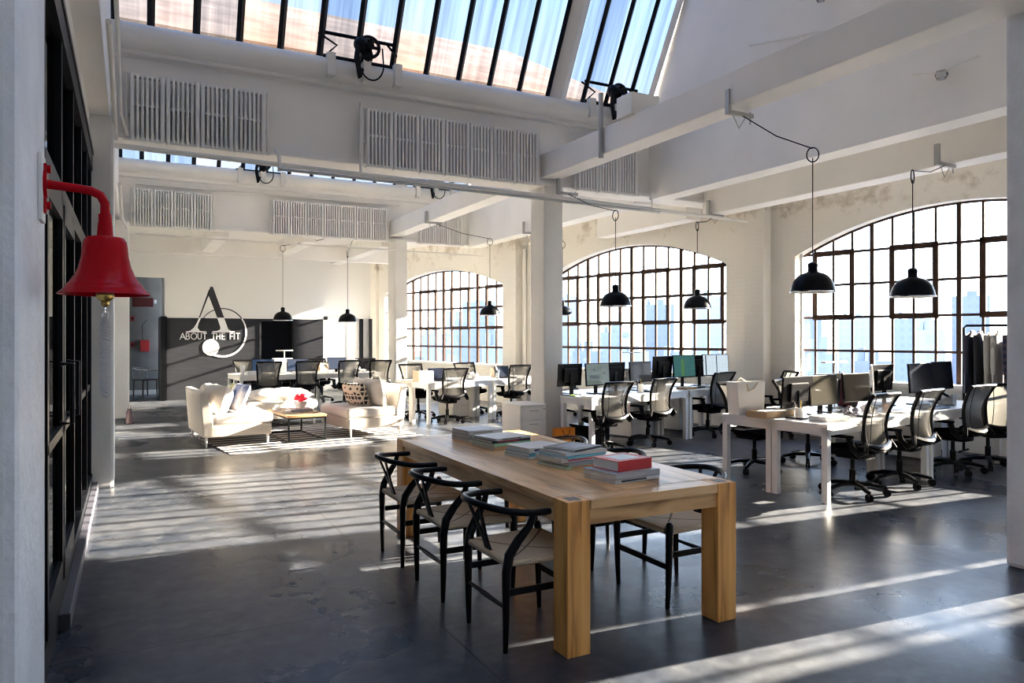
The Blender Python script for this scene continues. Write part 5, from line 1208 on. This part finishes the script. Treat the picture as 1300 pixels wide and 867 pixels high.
# ------------------------------------------------------------------ logo on the back wall
lg = empty('wall_logo', (0, 19.485, 0)); tag(lg, 'large letter A logo with ring, disc and words on the back wall', 'wall sign')
def q2(px, py):  # photo measurements of the sign converted once to metres on the back wall plane
    s_, c_ = sin(radians(27.7)), cos(radians(27.7)); a = px - 650; vx, vy, vz = s_ * 925 + c_ * a, c_ * 925 - s_ * a, 427 - py; t_ = 19.5 / vy; return vx * t_, H + vz * t_
LBLK = mat('logo_black_paint', (.012, .012, .018), .5); LWHT = mat('logo_white_paint', (.85, .85, .84), .5)
thick = [(267.2, 364), (270.2, 364), (284.5, 403.2), (275.8, 403.2), (263.6, 372)]
thickw = [(275.8, 404), (284.6, 404), (289.5, 417.5), (293, 420), (298, 420.6), (298, 422), (269.6, 422), (269.6, 420.6), (276, 420), (279.6, 417.8), (279.6, 415)]
thin = [(265, 368), (266.2, 372), (253.8, 403.2), (252.4, 403.2)]
thinw = [(252.4, 404), (255, 404), (251.8, 411), (250.8, 416), (254, 420.2), (262, 420.8), (262, 422), (235.8, 422), (235.8, 420.8), (241, 420), (246, 416), (250, 409.5)]
def plate(pts, y0, y1, name, mt): return MB().prism([q2(*p) for p in pts], 'y', y0, y1).build(name, mt, lg)
plate(thick, .010, .016, 'letter_stroke', LBLK); plate(thin, .010, .016, 'letter_stroke', LBLK)
plate(thickw, -.001, .006, 'letter_foot', LWHT); plate(thinw, -.001, .006, 'letter_foot', LWHT)
# ring: circle from the disc round to the left stroke
cxr, czr = 282.4, 422.5; RX, RZ_ = 31.0, 31.4
def ringpts(a0, a1, w0, w1, n=40):
    o = []; i_ = []
    for k in range(n + 1):
        a = radians(a0 + (a1 - a0) * k / n); wd = w0 + (w1 - w0) * k / n
        o.append((cxr + (RX) * cos(a), czr - (RZ_) * sin(a))); i_.append((cxr + (RX - wd) * cos(a), czr - (RZ_ - wd) * sin(a)))
    return o, i_
def ringmesh(a0, a1, w0, w1, name, mt, y0, y1):
    o, i_ = ringpts(a0, a1, w0, w1); m = MB()
    for k in range(len(o) - 1): m.prism([q2(*o[k]), q2(*o[k + 1]), q2(*i_[k + 1]), q2(*i_[k])], 'y', y0, y1)
    m.build(name, mt, lg)
ringmesh(36, 146, 1.5, .9, 'ring_upper', LBLK, .0095, .016)
ringmesh(36, -122, 1.6, 3.0, 'ring_lower', LWHT, -.002, .006)
m = MB(); dc = [(267.6 + 10.6 * cos(2 * pi * k / 40), 441.0 - 10.4 * sin(2 * pi * k / 40)) for k in range(40)]; m.prism([q2(*p) for p in dc], 'y', -.003, .006); m.build('disc', LWHT, lg)
# lettering, drawn as strokes in a 1-unit-high cell
GL_ = {'A': (.95, [[(0, 0), (.46, 1), (.92, 0)], [(.17, .34), (.75, .34)]]), 'B': (.72, [[(0, 0), (0, 1), (.3, 1), (.48, .9), (.48, .64), (.3, .54), (0, .54)], [(.3, .54), (.55, .42), (.55, .12), (.34, 0), (0, 0)]]),
       'O': (1.1, [[(.5 + .5 * cos(2 * pi * k / 16), .5 + .5 * sin(2 * pi * k / 16)) for k in range(17)]]), 'U': (.8, [[(0, 1), (0, .3), (.1, .08), (.3, 0), (.5, .08), (.6, .3), (.6, 1)]]),
       'T': (.72, [[(0, 1), (.6, 1)], [(.3, 1), (.3, 0)]]), 'H': (.85, [[(0, 0), (0, 1)], [(.62, 0), (.62, 1)], [(0, .52), (.62, .52)]]), 'E': (.66, [[(.45, 1), (0, 1), (0, 0), (.45, 0)], [(0, .52), (.42, .52)]]),
       'F': (.62, [[(.45, 1), (0, 1), (0, 0)], [(0, .52), (.4, .52)]]), 'I': (.28, [[(0, 0), (0, 1)]]), ' ': (.62, [])}
txt = 'ABOUT THE FIT'; tot = sum(GL_[c][0] + .12 for c in txt) - .2; X0, Z0 = q2(228.5, 430.6); X1, Z1 = q2(304.5, 423.2); hgt = Z1 - Z0; sc_x = (X1 - X0) / tot; cur = X0
for ch in txt:
    wd, strokes = GL_[ch]
    if strokes:
        m = MB()
        for st in strokes:
            for (a, b), (c_, d_) in zip(st, st[1:]):
                p0 = Vector((cur + a * sc_x, Z0 + b * hgt)); p1 = Vector((cur + c_ * sc_x, Z0 + d_ * hgt)); dd = (p1 - p0).normalized(); nn = Vector((-dd.y, dd.x)) * .0115; e_ = dd * .008
                m.prism([tuple(p0 - e_ + nn), tuple(p1 + e_ + nn), tuple(p1 + e_ - nn), tuple(p0 - e_ - nn)], 'y', -.0015, .006)
        m.build('lettering', LWHT, lg)
    cur += (wd + .12) * sc_x

# ------------------------------------------------------------------ corridor at the far left
ch_ = empty('wooden_armchair', (.36, 20.9, 0), radians(-60)); tag(ch_, 'dark wooden chair with curved arm rail in the corridor doorway', 'chair')
DW = mat('dark_stained_wood', (.035, .02, .015), .5)
MB().b2(-.24, .24, -.22, .22, .43, .46, bev=.01).build('seat', DW, ch_)
for x in (-.21, .21):
    for y in (-.19, .19): MB().cyl((x, y, 0), (x * .95, y * .95, .44), .016, .02, n=8).build('leg', DW, ch_, smooth=True)
MB().tube([(-.25, .2, .66), (-.25, -.1, .70), (-.18, -.24, .76), (.18, -.24, .76), (.25, -.1, .70), (.25, .2, .66)], .014, n=8).build('arm_rail', mat('pale_bent_metal', (.45, .44, .42), .4, metal=.5), ch_, smooth=True)
m = MB()
for x in (-.23, .23): m.cyl((x, .19, .45), (x * 1.08, .2, .66), .010, n=6).cyl((x * .8, -.2, .45), (x * .8, -.24, .76), .010, n=6)
m.build('arm_post', mat('pale_bent_metal', (.45, .44, .42), .4), ch_, smooth=True)
for (x, z, w_, h_, lab, mt) in ((.34, 1.30, .22, .30, 'red box hanging on the corridor wall beside the doorway', mat('red_box_paint', (.40, .02, .02), .5)),):
    t = empty('red_wall_box', (x + .02, 21.7, z)); tag(t, lab, 'box'); MB().b2(-w_ / 2, w_ / 2, -.06, .1, -h_ / 2, h_ / 2, bev=.01).build('box_body', mt, t); MB().tube([(-.05, 0, h_ / 2), (-.06, 0, .55), (.06, 0, .7)], .008, n=6).build('cable', BLACKPL, t)
for (x, z, lab) in ((.07, 1.33, 'small dark red alarm box low at the left of the corridor'), (.07, 2.02, 'small dark red alarm box high at the left of the corridor')):
    t = empty('alarm_box', (x, 21.76, z)); tag(t, lab, 'alarm'); MB().b2(-.05, .05, -.04, .04, -.07, .07, bev=.008).build('box_body', mat('dull_red_paint', (.20, .02, .02), .5), t); MB().cyl((0, -.05, 0), (0, -.03, 0), .025, n=12).build('sounder', BLACKPL, t)
t = empty('exit_light_box', (.28, 21.55, 2.45)); tag(t, 'dark red box light fixed high in the corridor behind the doorway', 'light box'); MB().b2(-.22, .28, -.05, .05, -.12, .12, bev=.01).build('housing', mat('dark_red_housing', (.10, .012, .012), .5), t); MB().cyl((.36, 0, .02), (.30, 0, .02), .05, n=12).build('side_lamp', DESK, t); MB().b2(-.02, .02, .05, .26, -.03, .03).build('wall_arm', BLACKMET, t)
fe = empty('floor_lantern', (.0, 14.6, 0)); tag(fe, 'small dark lantern-shaped object on the floor by the second left pillar', 'object'); MB().lathe([(0, 0), (.07, 0), (.075, .03), (.05, .14), (.055, .20), (.03, .26), (0, .27)], 14).build('body', mat('dark_plum_metal', (.05, .025, .035), .5), fe, smooth=True); MB().tube([(-.03, 0, .25), (0, 0, .33), (.03, 0, .25)], .006, n=6).build('handle', BLACKMET, fe)
m = MB().b2(-.0, .05, -.02, .02, 0, 3.0); 
o = m.build('leaning_board', WHITE, loc=(.10, 15.1, 0)); o.rotation_euler = (radians(3), 0, 0); bpy.data.objects.remove(o)
